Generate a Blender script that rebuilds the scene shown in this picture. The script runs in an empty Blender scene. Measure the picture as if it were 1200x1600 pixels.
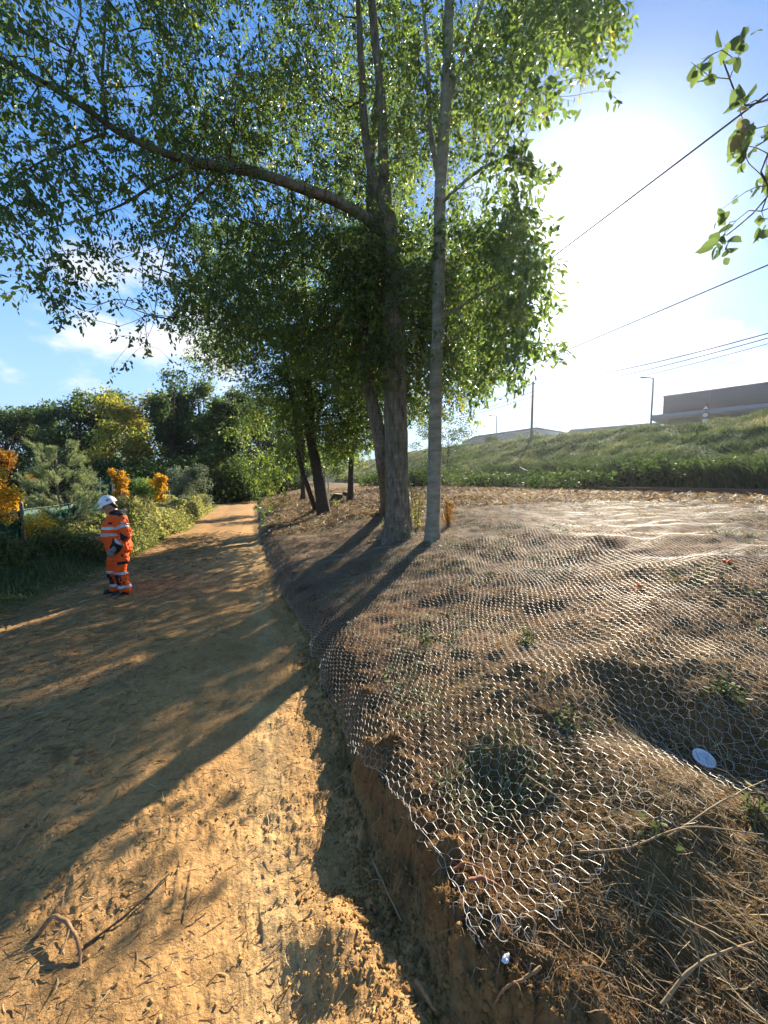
import bpy, math, random
import numpy as np
from mathutils import Vector
R = math.radians
rng = np.random.default_rng(7)
sc = bpy.context.scene
col = sc.collection

# ------------------------------------------------------------------ camera, sky, sun, exposure
CAM_H = 2.0
PITCH = 4.76
cam_d = bpy.data.cameras.new("camera"); cam = bpy.data.objects.new("camera", cam_d); col.objects.link(cam)
cam.location = (0, 0, CAM_H); cam.rotation_euler = (R(90 - PITCH), 0, 0)
cam_d.sensor_fit = 'VERTICAL'; cam_d.sensor_height = 24.0; cam_d.lens = 24.0 * 600 / 1600
cam_d.clip_start = 0.02; cam_d.clip_end = 3000
sc.camera = cam

SUN_AZ, SUN_EL = 25.5, 27.0            # degrees right of +Y, above the horizon
sdir = Vector((math.sin(R(SUN_AZ)) * math.cos(R(SUN_EL)), math.cos(R(SUN_AZ)) * math.cos(R(SUN_EL)), math.sin(R(SUN_EL))))
sun_d = bpy.data.lights.new("sun", 'SUN'); sun = bpy.data.objects.new("sun", sun_d); col.objects.link(sun)
sun_d.energy = 5.0; sun_d.angle = R(0.5); sun_d.color = (1.0, 0.90, 0.74)
sun.rotation_euler = (-sdir).to_track_quat('-Z', 'Y').to_euler()

world = bpy.data.worlds.new("World"); sc.world = world; world.use_nodes = True
def build_world():
    nt = world.node_tree; N = nt.nodes; L = nt.links; N.clear()
    out = N.new('ShaderNodeOutputWorld'); bg = N.new('ShaderNodeBackground')
    sky = N.new('ShaderNodeTexSky'); sky.sky_type = 'NISHITA'; sky.sun_disc = False
    sky.sun_elevation = R(SUN_EL); sky.sun_rotation = R(SUN_AZ)
    sky.air_density = .9; sky.dust_density = 0.0; sky.ozone_density = 4.0
    tc = N.new('ShaderNodeTexCoord')
    nrm = N.new('ShaderNodeVectorMath'); nrm.operation = 'NORMALIZE'; L.new(tc.outputs['Generated'], nrm.inputs[0])
    def dirdot(v):
        d = N.new('ShaderNodeVectorMath'); d.operation = 'DOT_PRODUCT'
        L.new(nrm.outputs[0], d.inputs[0]); d.inputs[1].default_value = v; return d.outputs['Value']
    def mth(op, a, b=None, c=None, clamp=False):
        m = N.new('ShaderNodeMath'); m.operation = op; m.use_clamp = clamp
        for i, q in enumerate((a, b, c)):
            if q is None: continue
            if isinstance(q, (int, float)): m.inputs[i].default_value = q
            else: L.new(q, m.inputs[i])
        return m.outputs[0]
    def sstep(x, a, b):
        m = N.new('ShaderNodeMapRange'); m.interpolation_type = 'SMOOTHSTEP'
        L.new(x, m.inputs[0]); m.inputs[1].default_value = a; m.inputs[2].default_value = b
        return m.outputs[0]
    sd = dirdot(tuple(sdir))
    # clouds: fractal noise on a plane overhead (direction / height)
    sep = N.new('ShaderNodeSeparateXYZ'); L.new(nrm.outputs[0], sep.inputs[0])
    hz = mth('MAXIMUM', mth('ADD', sep.outputs[2], 0.12), 0.03)
    cx = mth('DIVIDE', sep.outputs[0], hz); cy = mth('DIVIDE', sep.outputs[1], hz)
    cmb = N.new('ShaderNodeCombineXYZ'); L.new(cx, cmb.inputs[0]); L.new(cy, cmb.inputs[1])
    nz = N.new('ShaderNodeTexNoise'); nz.inputs['Scale'].default_value = 4.2; nz.inputs['Detail'].default_value = 9
    nz.inputs['Roughness'].default_value = 0.56; vs = N.new('ShaderNodeMapping'); vs.inputs['Scale'].default_value = (1, 1, 2.0); vs.inputs['Location'].default_value = (.37, .2, .1); L.new(nrm.outputs[0], vs.inputs[0]); L.new(vs.outputs[0], nz.inputs['Vector'])
    def spot(v, a, b):
        l = math.sqrt(sum(q * q for q in v)); return sstep(dirdot(tuple(q / l for q in v)), a, b)
    s1 = spot(pixdir(215, 530), 0.965, 0.997)      # cloud over the wood, left
    s2 = spot(pixdir(1150, 580), 0.985, 0.9995)     # cloud above the grey building
    s3 = spot(pixdir(820, 640), 0.90, 0.995)       # bright bank of cloud low under the sun
    s4 = spot(pixdir(40, 560), 0.965, 0.999)
    msk = mth('ADD', mth('MULTIPLY', s1, 0.13), mth('MULTIPLY', s2, 0.17))
    msk = mth('ADD', msk, mth('MULTIPLY', s3, -0.04)); msk = mth('ADD', msk, mth('MULTIPLY', s4, 0.03))
    cl = sstep(mth('ADD', nz.outputs['Fac'], msk), 0.60, 0.76)
    lowmask = sstep(sep.outputs[2], 0.75, 0.25)
    cl = mth('MULTIPLY', cl, lowmask)
    mix = N.new('ShaderNodeMixRGB'); L.new(cl, mix.inputs[0]); L.new(sky.outputs[0], mix.inputs[1])
    # a cloud scatters sunlight forwards, so it is brighter near the sun
    cb = mth('ADD', mth('MULTIPLY', mth('POWER', mth('MAXIMUM', sd, 0.0), 8.0), 2.0), 4.6)
    cc = N.new('ShaderNodeCombineXYZ')
    L.new(cb, cc.inputs[0]); L.new(mth('MULTIPLY', cb, 1.0), cc.inputs[1]); L.new(mth('MULTIPLY', cb, 1.04), cc.inputs[2])
    L.new(cc.outputs[0], mix.inputs[2])
    hs = N.new('ShaderNodeHueSaturation'); hs.inputs['Saturation'].default_value = 1.15; hs.inputs['Value'].default_value = 1.15; L.new(sky.outputs[0], hs.inputs['Color'])
    hm = N.new('ShaderNodeMixRGB'); L.new(mth('MULTIPLY', sstep(sep.outputs[2], 0.60, 0.0), .95), hm.inputs[0]); 
    hv = N.new('ShaderNodeVectorMath'); hv.operation = 'SCALE'; L.new(hs.outputs[0], hv.inputs[0]); L.new(mth('SUBTRACT', 1.0, mth('MULTIPLY', mth('POWER', mth('MAXIMUM', sd, 0.0), 10.0), .6)), hv.inputs['Scale'])
    L.new(hv.outputs[0], hm.inputs[1]); hm.inputs[2].default_value = (2.1, 3.1, 4.3, 1)
    L.new(hm.outputs[0], mix.inputs[1])
    # aureole: thin high haze scattering the sunlight forwards
    a1 = mth('MULTIPLY', mth('POWER', mth('MAXIMUM', sd, 0.0), 75.0), 9.0)
    a2 = mth('MULTIPLY', mth('POWER', mth('MAXIMUM', sd, 0.0), 14.0), .2)
    au = mth('ADD', a1, a2)
    ac = N.new('ShaderNodeCombineXYZ'); L.new(mth('MULTIPLY', au, .93), ac.inputs[0]); L.new(au, ac.inputs[1]); L.new(mth('MULTIPLY', au, 1.04), ac.inputs[2])
    add = N.new('ShaderNodeMixRGB'); add.blend_type = 'ADD'; add.inputs[0].default_value = 1
    L.new(mix.outputs[0], add.inputs[1]); L.new(ac.outputs[0], add.inputs[2])
    L.new(add.outputs[0], bg.inputs['Color']); bg.inputs['Strength'].default_value = 0.084
    L.new(bg.outputs[0], out.inputs['Surface'])
_cp, _sp = math.cos(R(PITCH)), math.sin(R(PITCH))
def pixdir(u, v):                       # photograph pixel (1200 x 1600) -> world direction, y = 1 forward
    x = (u - 600) / 600.0; y = (800 - v) / 600.0
    fwd = _cp + y * _sp; up = y * _cp - _sp
    return (x / fwd, 1.0, up / fwd)
build_world()
sc.view_settings.view_transform = 'Standard'; sc.view_settings.look = 'None'
sc.view_settings.exposure = 1.6; sc.view_settings.gamma = 1.0; sc.view_settings.use_curve_mapping = False
sc.cycles.use_denoising = True
sc.cycles.max_bounces = 6; sc.cycles.diffuse_bounces = 3; sc.cycles.glossy_bounces = 2
sc.cycles.transmission_bounces = 4; sc.cycles.transparent_max_bounces = 4
sc.cycles.sample_clamp_indirect = 6.0
sc.cycles.caustics_reflective = False; sc.cycles.caustics_refractive = False

# ------------------------------------------------------------------ noise and ground shape
def _hash(ix, iy, seed):
    h = (ix.astype(np.int64) * 374761393 + iy.astype(np.int64) * 668265263 + seed * 2147483647) & 0xFFFFFFFF
    h = ((h ^ (h >> 13)) * 1274126177) & 0xFFFFFFFF
    h = (h ^ (h >> 16)) & 0xFFFF
    return h / 65535.0
def vnoise(x, y, seed=0):               # value noise, -1 .. 1
    x = np.asarray(x, float); y = np.asarray(y, float)
    ix = np.floor(x); iy = np.floor(y); fx = x - ix; fy = y - iy
    fx = fx * fx * fx * (fx * (fx * 6 - 15) + 10); fy = fy * fy * fy * (fy * (fy * 6 - 15) + 10)
    a = _hash(ix, iy, seed); b = _hash(ix + 1, iy, seed); c = _hash(ix, iy + 1, seed); d = _hash(ix + 1, iy + 1, seed)
    return (a + (b - a) * fx + (c - a) * fy + (a - b - c + d) * fx * fy) * 2 - 1
def fbm(x, y, f, o=4, seed=0, g=.5):
    s = 0; a = 1.0
    for k in range(o):
        ang = .6 * k + .3
        xr = x * math.cos(ang) - y * math.sin(ang); yr = x * math.sin(ang) + y * math.cos(ang)
        s = s + a * vnoise(xr * f, yr * f, seed + k * 17); a *= g; f *= 2.03
    return s
def sst(x, a, b):
    t = np.clip((x - a) / (b - a), 0, 1); return t * t * (3 - 2 * t)
NX, NY = 0.949, 0.3155                   # the path runs along (-NY, NX); s is measured across it, t along it
def st(x, y): return x * NX + y * NY, -x * NY + y * NX
def xy(s, t): return s * NX - t * NY, s * NY + t * NX
def foot(t):                             # where the cut face of the bank meets the path
    return .55 + .05 * vnoise(t * .9, t * 0 + 3.3, 5) + .035 * vnoise(t * 3.1, t * 0 + 1.3, 6) \
        - .05 * np.clip(t - 4, 0, 10) + .55 * sst(t, 1.2, .3)
def verge(t): return -3.5 + .07 * np.clip(t - 5, 0, 12) + .18 * vnoise(t * .6, t * 0 + 9.1, 7)
PQ = np.array([-5, -.12, 0, .08, .16, .25, .4, .7, 1.0, 2.0, 4.0, 8.0, 12.2, 13.0, 13.6, 30])
PZ = np.array([0, .0, .02, .16, .26, .31, .35, .43, .51, .77, 1.10, 1.41, 1.53, 1.46, 1.40, 1.40])
HUMPS = []                               # (x, y, radius, height) filled after a first solve
def crest_z(t): return 5.55 + .030 * np.clip(t, 0, 70)
def terrain(x, y, micro=False):
    x = np.asarray(x, float); y = np.asarray(y, float)
    s, t = st(x, y)
    q = s - foot(t) + .55 * sst(t, 1.2, .3) * sst(s, .55, 1.7)
    wide = 1 + .20 * np.clip(t - 2.5, 0, 7)
    qq = np.where(q < .7 * wide, q / wide, q - .7 * (wide - 1))
    z = np.interp(qq, PQ, PZ)
    bank = sst(q, .15, .9) * sst(s, 13.2, 12.2)
    z = z + .13 * np.exp(-((s - .42) / .20) ** 2 - ((t - 1.05) / .40) ** 2) + .06 * np.exp(-((s - .25) / .13) ** 2 - ((t - 1.45) / .2) ** 2)
    z = z + bank * (.038 * fbm(x, y, .75, 3, 11) + .030 * fbm(x, y, 2.1, 2, 31))
    for (hx, hy, hr, hh) in HUMPS:
        z = z + hh * np.exp(-((x - hx) ** 2 + (y - hy) ** 2) / hr ** 2)
    # railway formation, then the far embankment
    e0, e1 = 18.0, 30.0
    ez = np.interp(s, [17.0, 18.2, 30.0, 32.5, 120], [0, .10, 1.0, 1.03, 1.05])
    z = z + ez * (crest_z(t) - 1.4) + sst(s, 18, 20) * (.22 - .15 * sst(s, 25, 29)) * fbm(x, y, .22, 3, 51) * sst(s, 70, 34)
    # verge and land left of the path
    v = verge(t) - s
    z = z + sst(v, -.1, .9) * .16 + sst(v, .2, 1.2) * .05 * fbm(x, y, .9, 2, 71)
    # path: shallow wheel hollows and cross fall
    pm = sst(q, .0, -.25) * sst(v, 0, -.3)
    z = z + pm * (.018 * fbm(s * 1.0, t * .35, 1.1, 3, 91) - .028 * np.exp(-((s + .15) / .22) ** 2) - .02 * np.exp(-((s + 1.9) / .25) ** 2))
    if micro:
        rr = np.sqrt(x * x + y * y); near = sst(rr, 22, 6)
        face = np.exp(-((q - .12) / .20) ** 2)
        z = z + near * bank * (.020 * fbm(x, y, 7, 3, 111) + .010 * np.abs(fbm(x, y, 21, 3, 131)))
        clod = np.abs(fbm(x, y, 9, 4, 151, .6))
        z = z + near * face * (.070 * fbm(x, y, 5, 3, 171) + .055 * (clod - .5))
        edge = .6 * np.exp(-((q + .22) / .30) ** 2) + .6 * sst(t, 1.9, 1.3) * sst(s, -1.4, .2)
        rough = np.clip(.45 + .75 * sst(fbm(x, y, 1.7, 3, 191), .0, .6) + edge, 0, 1.6)
        z = z + near * pm * (.008 * np.maximum(fbm(x, y, 14, 4, 211, .6), -.1) * rough + .012 * fbm(x, y, 5, 2, 231) * rough
                             + .0045 * fbm(x, y, 30, 3, 251) * rough)
        # bucket-smeared strips and tread marks pressed in the clay
        tr = np.exp(-((s - .02) / .10) ** 2) * sst(fbm(x, y, .9, 2, 271), -.1, .3)
        z = z + near * pm * tr * (-.006 * (np.sin(t * 2 * math.pi / .085) > .1) * (fbm(x, y, 2.3, 2, 281) > .25))
        for (px, py, pa, pw, pl) in PRINTS:
            a_ = (x - px) * math.cos(pa) + (y - py) * math.sin(pa); b_ = -(x - px) * math.sin(pa) + (y - py) * math.cos(pa)
            m_ = sst(np.abs(a_), pl, pl * .9) * sst(np.abs(b_), pw, pw * .9)
            z = z - m_ * (.004 + .007 * (np.sin(a_ * 2 * math.pi / .045 + .8 * np.sign(b_)) > -.2) * (np.abs(b_) > .012))
    return z
PRINTS = []                              # tread marks pressed in the clay: (x, y, direction, half width, half length)
def hit(u, v):                            # where the ray through a photograph pixel meets the ground
    d = pixdir(u, v); ds = np.concatenate([np.arange(.3, 12, .01), np.arange(12, 80, .05)])
    x = d[0] * ds; z = CAM_H + d[2] * ds; g = terrain(x, ds)
    k = np.argmax(z < g)
    if not (z < g).any(): k = len(ds) - 1
    return float(x[k]), float(ds[k]), float(g[k])
_h = []
for (u, v, r_, h_) in [(650, 985, .26, .13), (560, 1010, .30, .08), (745, 850, .28, .17), (828, 838, .34, .22), (905, 1075, .40, .12), (1000, 985, .5, .14),
                       (840, 1050, .35, .11), (790, 1160, .22, .11), (620, 1130, .25, .06), (1000, 1240, .30, .13), (1120, 1075, .42, .12),
                       (1090, 1165, .20, -.16), (1180, 1190, .25, -.15), (985, 1120, .24, -.12), (900, 1000, .3, -.10), (1180, 900, .6, .14),
                       (960, 850, .6, .10), (1090, 850, .7, .12), (700, 920, .30, .07), (640, 900, .3, -.05), (930, 1330, .2, .05)]:
    a = hit(u, v); _h.append((a[0], a[1], r_, h_ * .55))
HUMPS.extend(_h)
for (u, v, a, w_, l_) in [(275, 1395, 1.9, .05, .16), (180, 1110, 1.9, .06, .30), (95, 1390, 1.7, .05, .14), (390, 1450, 2.0, .05, .10), (330, 985, 1.95, .07, .5)]:
    q_ = hit(u, v); PRINTS.append((q_[0], q_[1], a, w_, l_))

# ------------------------------------------------------------------ mesh and object helpers
def tag(o, label=None, cat=None, group=None, kind=None):
    if label: o['label'] = label
    if cat: o['category'] = cat
    if group: o['group'] = group
    if kind: o['kind'] = kind
    return o
def empty(name, loc=(0, 0, 0), rz=0.0):
    o = bpy.data.objects.new(name, None); col.objects.link(o); o.location = loc; o.rotation_euler = (0, 0, rz)
    o.empty_display_size = .1; return o
def raw_mesh(name, V, F, mats, parent=None, midx=None, smooth=False, tint=None, loc=None):
    """V (n,3); F: list of int arrays, one per face size (m,3) or (m,4)"""
    me = bpy.data.meshes.new(name)
    V = np.asarray(V, np.float32)
    if not isinstance(F, list): F = [F]
    F = [np.asarray(f, np.int32) for f in F if len(f)]
    nl = sum(f.size for f in F); nf = sum(len(f) for f in F)
    me.vertices.add(len(V)); me.vertices.foreach_set('co', V.ravel())
    me.loops.add(nl); me.polygons.add(nf)
    me.loops.foreach_set('vertex_index', np.concatenate([f.ravel() for f in F]))
    tot = np.concatenate([np.full(len(f), f.shape[1], np.int32) for f in F])
    me.polygons.foreach_set('loop_start', np.concatenate([[0], np.cumsum(tot)[:-1]]).astype(np.int32))
    me.polygons.foreach_set('loop_total', tot)
    for m in (mats if isinstance(mats, (list, tuple)) else [mats]): me.materials.append(m)
    if midx is not None: me.polygons.foreach_set('material_index', np.asarray(midx, np.int32))
    if smooth: me.polygons.foreach_set('use_smooth', np.ones(nf, bool))
    me.update(calc_edges=True)
    if tint is not None:
        tint = np.asarray(tint, np.float32)
        ca = me.color_attributes.new('tint', 'FLOAT_COLOR', 'POINT')
        if tint.ndim == 1: tint = np.stack([tint, tint, tint], 1)
        ca.data.foreach_set('color', np.concatenate([tint, np.ones((len(V), 1), np.float32)], 1).ravel())
    o = bpy.data.objects.new(name, me); col.objects.link(o)
    if parent is not None: o.parent = parent
    if loc is not None: o.location = loc
    return o
class MB:                                  # mesh collector with per-vertex tint
    def __init__(s): s.V = []; s.F3 = []; s.F4 = []; s.T = []; s.n = 0; s.m3 = []; s.m4 = []
    def add(s, V, F, tint=None, mi=0):
        V = np.asarray(V, float).reshape(-1, 3); F = np.asarray(F, int)
        s.V.append(V); (s.F3 if F.shape[1] == 3 else s.F4).append(F + s.n); (s.m3 if F.shape[1] == 3 else s.m4).append(np.full(len(F), mi))
        if tint is None: tint = np.zeros((len(V), 3))
        tint = np.asarray(tint, float)
        if tint.ndim == 0: tint = np.full((len(V), 3), float(tint))
        elif tint.ndim == 1 and len(tint) == 3 and len(V) != 3: tint = np.tile(tint, (len(V), 1))
        elif tint.ndim == 1: tint = np.stack([tint] * 3, 1)
        s.T.append(tint); s.n += len(V); return s
    def build(s, name, mats, parent=None, smooth=False, loc=None):
        V = np.concatenate(s.V)
        F = []; mi = []
        if s.F3: F.append(np.concatenate(s.F3)); mi.append(np.concatenate(s.m3))
        if s.F4: F.append(np.concatenate(s.F4)); mi.append(np.concatenate(s.m4))
        return raw_mesh(name, V, F, mats, parent, np.concatenate(mi), smooth, np.concatenate(s.T), loc)
    def box(s, c, d, rz=0, mi=0, tint=None, tilt=0):
        c = np.array(c, float); d = np.array(d, float) / 2
        P = np.array([[x, y, z] for x in (-1, 1) for y in (-1, 1) for z in (-1, 1)]) * d
        if tilt: P = P @ np.array([[math.cos(tilt), 0, -math.sin(tilt)], [0, 1, 0], [math.sin(tilt), 0, math.cos(tilt)]])
        P = P @ np.array([[math.cos(rz), math.sin(rz), 0], [-math.sin(rz), math.cos(rz), 0], [0, 0, 1]]) + c
        F = [[0, 1, 3, 2], [4, 6, 7, 5], [0, 4, 5, 1], [2, 3, 7, 6], [0, 2, 6, 4], [1, 5, 7, 3]]
        return s.add(P, F, tint, mi)
    def tube(s, P, r, n=8, mi=0, tint=None, cap=True, ell=None, up=(0, 0, 1)):
        V, F = loft(P, r, n, ell, up); s.add(V, F, tint, mi)
        if cap:
            m = len(P)
            for k, order in ((0, -1), (m - 1, 1)):
                ring = V[k * n:(k + 1) * n]; c = ring.mean(0)
                idx = np.arange(n); f = np.stack([idx, (idx + 1) % n, np.full(n, n)], 1)[:, ::order]
                s.add(np.vstack([ring, c]), f, tint, mi)
        return s
def loft(P, r, n=8, ell=None, up=(0, 0, 1)):
    P = np.asarray(P, float); m = len(P); r = np.broadcast_to(np.asarray(r, float), (m,))
    T = np.gradient(P, axis=0) if m > 2 else np.tile(P[1] - P[0], (2, 1))
    T /= np.linalg.norm(T, axis=1)[:, None] + 1e-9
    u0 = np.array(up, float)
    if abs(T[0] @ u0) > .95: u0 = np.array([0, 1., 0]) if abs(T[0][1]) < .9 else np.array([1., 0, 0])
    X = []; a = np.cross(u0, T[0]); a /= np.linalg.norm(a)
    for k in range(m):
        a = a - T[k] * (a @ T[k]); a /= np.linalg.norm(a) + 1e-9; X.append(a.copy())
    X = np.array(X); Y = np.cross(T, X)
    ang = np.arange(n) * 2 * math.pi / n
    ex = np.ones(m) if ell is None else np.asarray([e[0] for e in ell]); ey = np.ones(m) if ell is None else np.asarray([e[1] for e in ell])
    V = P[:, None] + r[:, None, None] * (np.cos(ang)[None, :, None] * X[:, None] * ex[:, None, None] + np.sin(ang)[None, :, None] * Y[:, None] * ey[:, None, None])
    i = np.arange(m - 1)[:, None] * n; j = np.arange(n)[None]; j2 = (j + 1) % n
    F = np.stack([i + j, i + j2, i + n + j2, i + n + j], 2).reshape(-1, 4)
    return V.reshape(-1, 3), F
def frusta(A, B, ra, rb, n=4):             # many thin tapered sticks in one go
    A = np.asarray(A); B = np.asarray(B); T = B - A; T = T / (np.linalg.norm(T, axis=1)[:, None] + 1e-9)
    u = np.where(np.abs(T[:, 2:3]) > .9, [[1., 0, 0]], [[0, 0, 1.]]); X = np.cross(u, T); X /= np.linalg.norm(X, axis=1)[:, None] + 1e-9; Y = np.cross(T, X)
    ang = np.arange(n) * 2 * math.pi / n; c = np.cos(ang)[None, :, None]; s_ = np.sin(ang)[None, :, None]
    rng_ = c * X[:, None] + s_ * Y[:, None]
    V = np.concatenate([A[:, None] + rng_ * np.asarray(ra)[:, None, None], B[:, None] + rng_ * np.asarray(rb)[:, None, None]], 1).reshape(-1, 3)
    i = np.arange(len(A))[:, None] * 2 * n; j = np.arange(n)[None]; j2 = (j + 1) % n
    F = np.stack([i + j, i + j2, i + n + j2, i + n + j], 2).reshape(-1, 4)
    return V, F
def unit(v): return v / (np.linalg.norm(v, axis=-1, keepdims=True) + 1e-9)
def smooth_path(P, n):
    P = np.asarray(P, float); k = len(P); d = np.r_[0, np.cumsum(np.linalg.norm(np.diff(P, axis=0), axis=1))]
    u = np.linspace(0, d[-1], n); out = []
    m = np.gradient(P, d, axis=0)
    for x in u:
        i = min(max(np.searchsorted(d, x) - 1, 0), k - 2); h = d[i + 1] - d[i]; t = (x - d[i]) / h
        out.append((2*t**3-3*t**2+1)*P[i] + (t**3-2*t**2+t)*h*m[i] + (-2*t**3+3*t**2)*P[i+1] + (t**3-t**2)*h*m[i+1])
    return np.array(out)

# ------------------------------------------------------------------ materials
def mat(name, base=(.5, .5, .5), rough=.8, metal=0.0, tint=None, noise=None, bump=None, transl=None, spec=.3, coord='Object', emit=None):
    """tint: ((c0),(c1)..) colours picked by the point attribute; noise: (scale, detail, amount, colour2); bump: (scale, strength, distance)"""
    m = bpy.data.materials.new(name); m.use_nodes = True; nt = m.node_tree; N = nt.nodes; L = nt.links
    p = N['Principled BSDF']; p.inputs['Roughness'].default_value = rough; p.inputs['Metallic'].default_value = metal
    p.inputs['Specular IOR Level'].default_value = spec; p.inputs['Base Color'].default_value = (*base, 1)
    src = None; at = None
    tc = N.new('ShaderNodeTexCoord')
    if tint is not None:
        at = N.new('ShaderNodeAttribute'); at.attribute_name = 'tint'
        if tint == 'rgb': src = at.outputs['Color']
        else:
            cr = N.new('ShaderNodeValToRGB'); e = cr.color_ramp.elements
            while len(e) < len(tint): e.new(.5)
            for k, (ps, c) in enumerate(tint): e[k].position = ps; e[k].color = (*c, 1)
            L.new(at.outputs['Fac'], cr.inputs[0]); src = cr.outputs[0]
    if noise is not None:
        nlist = noise if isinstance(noise, list) else [noise]
        for (scale, det, amt, c2) in nlist:
            nz = N.new('ShaderNodeTexNoise'); nz.inputs['Detail'].default_value = det; nz.inputs['Roughness'].default_value = .62
            if isinstance(scale, tuple):
                mp = N.new('ShaderNodeMapping'); mp.inputs['Scale'].default_value = scale; L.new(tc.outputs[coord], mp.inputs[0]); L.new(mp.outputs[0], nz.inputs['Vector']); nz.inputs['Scale'].default_value = 1
            else: nz.inputs['Scale'].default_value = scale; L.new(tc.outputs[coord], nz.inputs['Vector'])
            mr = N.new('ShaderNodeMapRange'); mr.inputs[1].default_value = .36; mr.inputs[2].default_value = .66; mr.inputs[4].default_value = amt; L.new(nz.outputs['Fac'], mr.inputs[0])
            mx = N.new('ShaderNodeMixRGB'); L.new(mr.outputs[0], mx.inputs[0])
            if src is not None: L.new(src, mx.inputs[1])
            else: mx.inputs[1].default_value = (*base, 1)
            if c2 == 'mul':
                mx.blend_type = 'MULTIPLY'; mx.inputs[2].default_value = (.48, .42, .34, 1)
            else: mx.inputs[2].default_value = (*c2, 1)
            src = mx.outputs[0]
    if src is not None: L.new(src, p.inputs['Base Color'])
    if bump is not None:
        bl = bump if isinstance(bump, list) else [bump]; prev = None
        for (scale, strn, dist) in bl:
            nz = N.new('ShaderNodeTexNoise'); nz.inputs['Detail'].default_value = 6; nz.inputs['Roughness'].default_value = .65
            if isinstance(scale, tuple):
                mp = N.new('ShaderNodeMapping'); mp.inputs['Scale'].default_value = scale; L.new(tc.outputs[coord], mp.inputs[0]); L.new(mp.outputs[0], nz.inputs['Vector']); nz.inputs['Scale'].default_value = 1
            else: nz.inputs['Scale'].default_value = scale; L.new(tc.outputs[coord], nz.inputs['Vector'])
            b = N.new('ShaderNodeBump'); b.inputs['Strength'].default_value = strn; b.inputs['Distance'].default_value = dist
            L.new(nz.outputs['Fac'], b.inputs['Height'])
            if prev is not None: L.new(prev, b.inputs['Normal'])
            prev = b.outputs[0]
        L.new(prev, p.inputs['Normal'])
    if transl is not None:                  # (weight, colour gain)
        w, gain = transl
        tr = N.new('ShaderNodeBsdfTranslucent'); ms = N.new('ShaderNodeMixShader'); ms.inputs[0].default_value = w
        g = N.new('ShaderNodeMixRGB'); g.blend_type = 'MULTIPLY'; g.inputs[0].default_value = 1; g.inputs[2].default_value = (*gain, 1)
        if src is not None: L.new(src, g.inputs[1])
        else: g.inputs[1].default_value = (*base, 1)
        L.new(g.outputs[0], tr.inputs['Color']); L.new(p.outputs[0], ms.inputs[1]); L.new(tr.outputs[0], ms.inputs[2])
        L.new(ms.outputs[0], N['Material Output'].inputs['Surface'])
    return m
M = {}
M['soil'] = mat('soil', tint='rgb', rough=.95, spec=.12, coord='Object',
                noise=[(38, 8, .50, 'mul'), (5.0, 6, .35, 'mul'), (150, 3, .20, 'mul')],
                bump=[(50, .7, .02), (210, .3, .006)])
M['far_ground'] = mat('grassy_ground', tint='rgb', rough=.95, spec=.1, noise=[(1.2, 6, .5, 'mul'), (9, 5, .4, 'mul')], bump=(6, .6, .1))
LEAF = [(0, (.052, .074, .026)), (.45, (.088, .122, .034)), (.75, (.145, .175, .044)), (.93, (.17, .17, .036)), (1, (.30, .22, .05))]
M['leaf'] = mat('broad_leaf', tint=LEAF, rough=.42, spec=.45, transl=(.42, (2.7, 3.0, 1.6)))
M['leaf_near'] = mat('near_leaf', tint=[(0, (.08, .12, .05)), (.6, (.13, .18, .07)), (1, (.20, .16, .07))], rough=.45, spec=.4, transl=(.35, (2.4, 2.4, 1.4)))
M['bark_grey'] = mat('grey_brown_bark', base=(.38, .31, .22), rough=.9, spec=.15, noise=[((3, 3, 22), 6, .5, (.12, .09, .06)), ((15, 15, 4), 8, .9, (.055, .042, .03)), (2.2, 4, .45, (.15, .16, .09))], bump=[((15, 15, 4), 1.0, .07), ((10, 10, 40), .5, .02)])
M['bark_pale'] = mat('pale_bark', base=(.42, .37, .27), rough=.8, spec=.2, noise=[((3.5, 3.5, 13), 7, .85, (.13, .11, .08)), (11, 5, .6, (.20, .18, .13)), (2.5, 4, .4, (.22, .24, .15))], bump=[((8, 8, 26), .8, .02), (40, .5, .01)])
M['bark_dark'] = mat('dark_bark', base=(.085, .068, .052), rough=.9, spec=.15, noise=(14, 5, .6, (.035, .028, .022)), bump=(25, .7, .02))
M['wire'] = mat('galvanised_wire', base=(.48, .46, .41), rough=.52, metal=.25, spec=.4)
M['straw'] = mat('dry_stems', tint=[(0, (.10, .055, .020)), (.4, (.25, .17, .085)), (.8, (.45, .34, .19)), (1, (.56, .47, .30))], rough=.7, spec=.3, transl=(.30, (1.5, 1.4, 1.1)))
M['crumb'] = mat('soil_crumbs', tint='rgb', rough=.95, spec=.1, noise=(60, 4, .4, 'mul'), bump=(120, .6, .004))
M['grass'] = mat('grass_blades', tint=[(0, (.045, .07, .028)), (.5, (.095, .13, .050)), (.8, (.19, .20, .09)), (1, (.34, .30, .17))], rough=.6, spec=.25, transl=(.30, (1.5, 1.5, 1.1)))
M['stick'] = mat('weathered_stick', base=(.36, .25, .13), rough=.8, noise=(40, 4, .6, (.18, .11, .06)), bump=(90, .5, .003))
M['root'] = mat('pale_root', base=(.36, .21, .10), rough=.8, noise=(30, 4, .6, (.16, .08, .035)), bump=(60, .6, .004))
M['steel'] = mat('painted_steel', base=(.10, .12, .11), rough=.5, metal=.2, noise=(20, 3, .4, (.16, .17, .16)))
M['timber'] = mat('creosoted_timber', base=(.10, .075, .05), rough=.85, noise=((20, 20, 2), 4, .5, (.18, .14, .10)))
M['cable'] = mat('black_cable', base=(.02, .02, .02), rough=.6)
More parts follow.
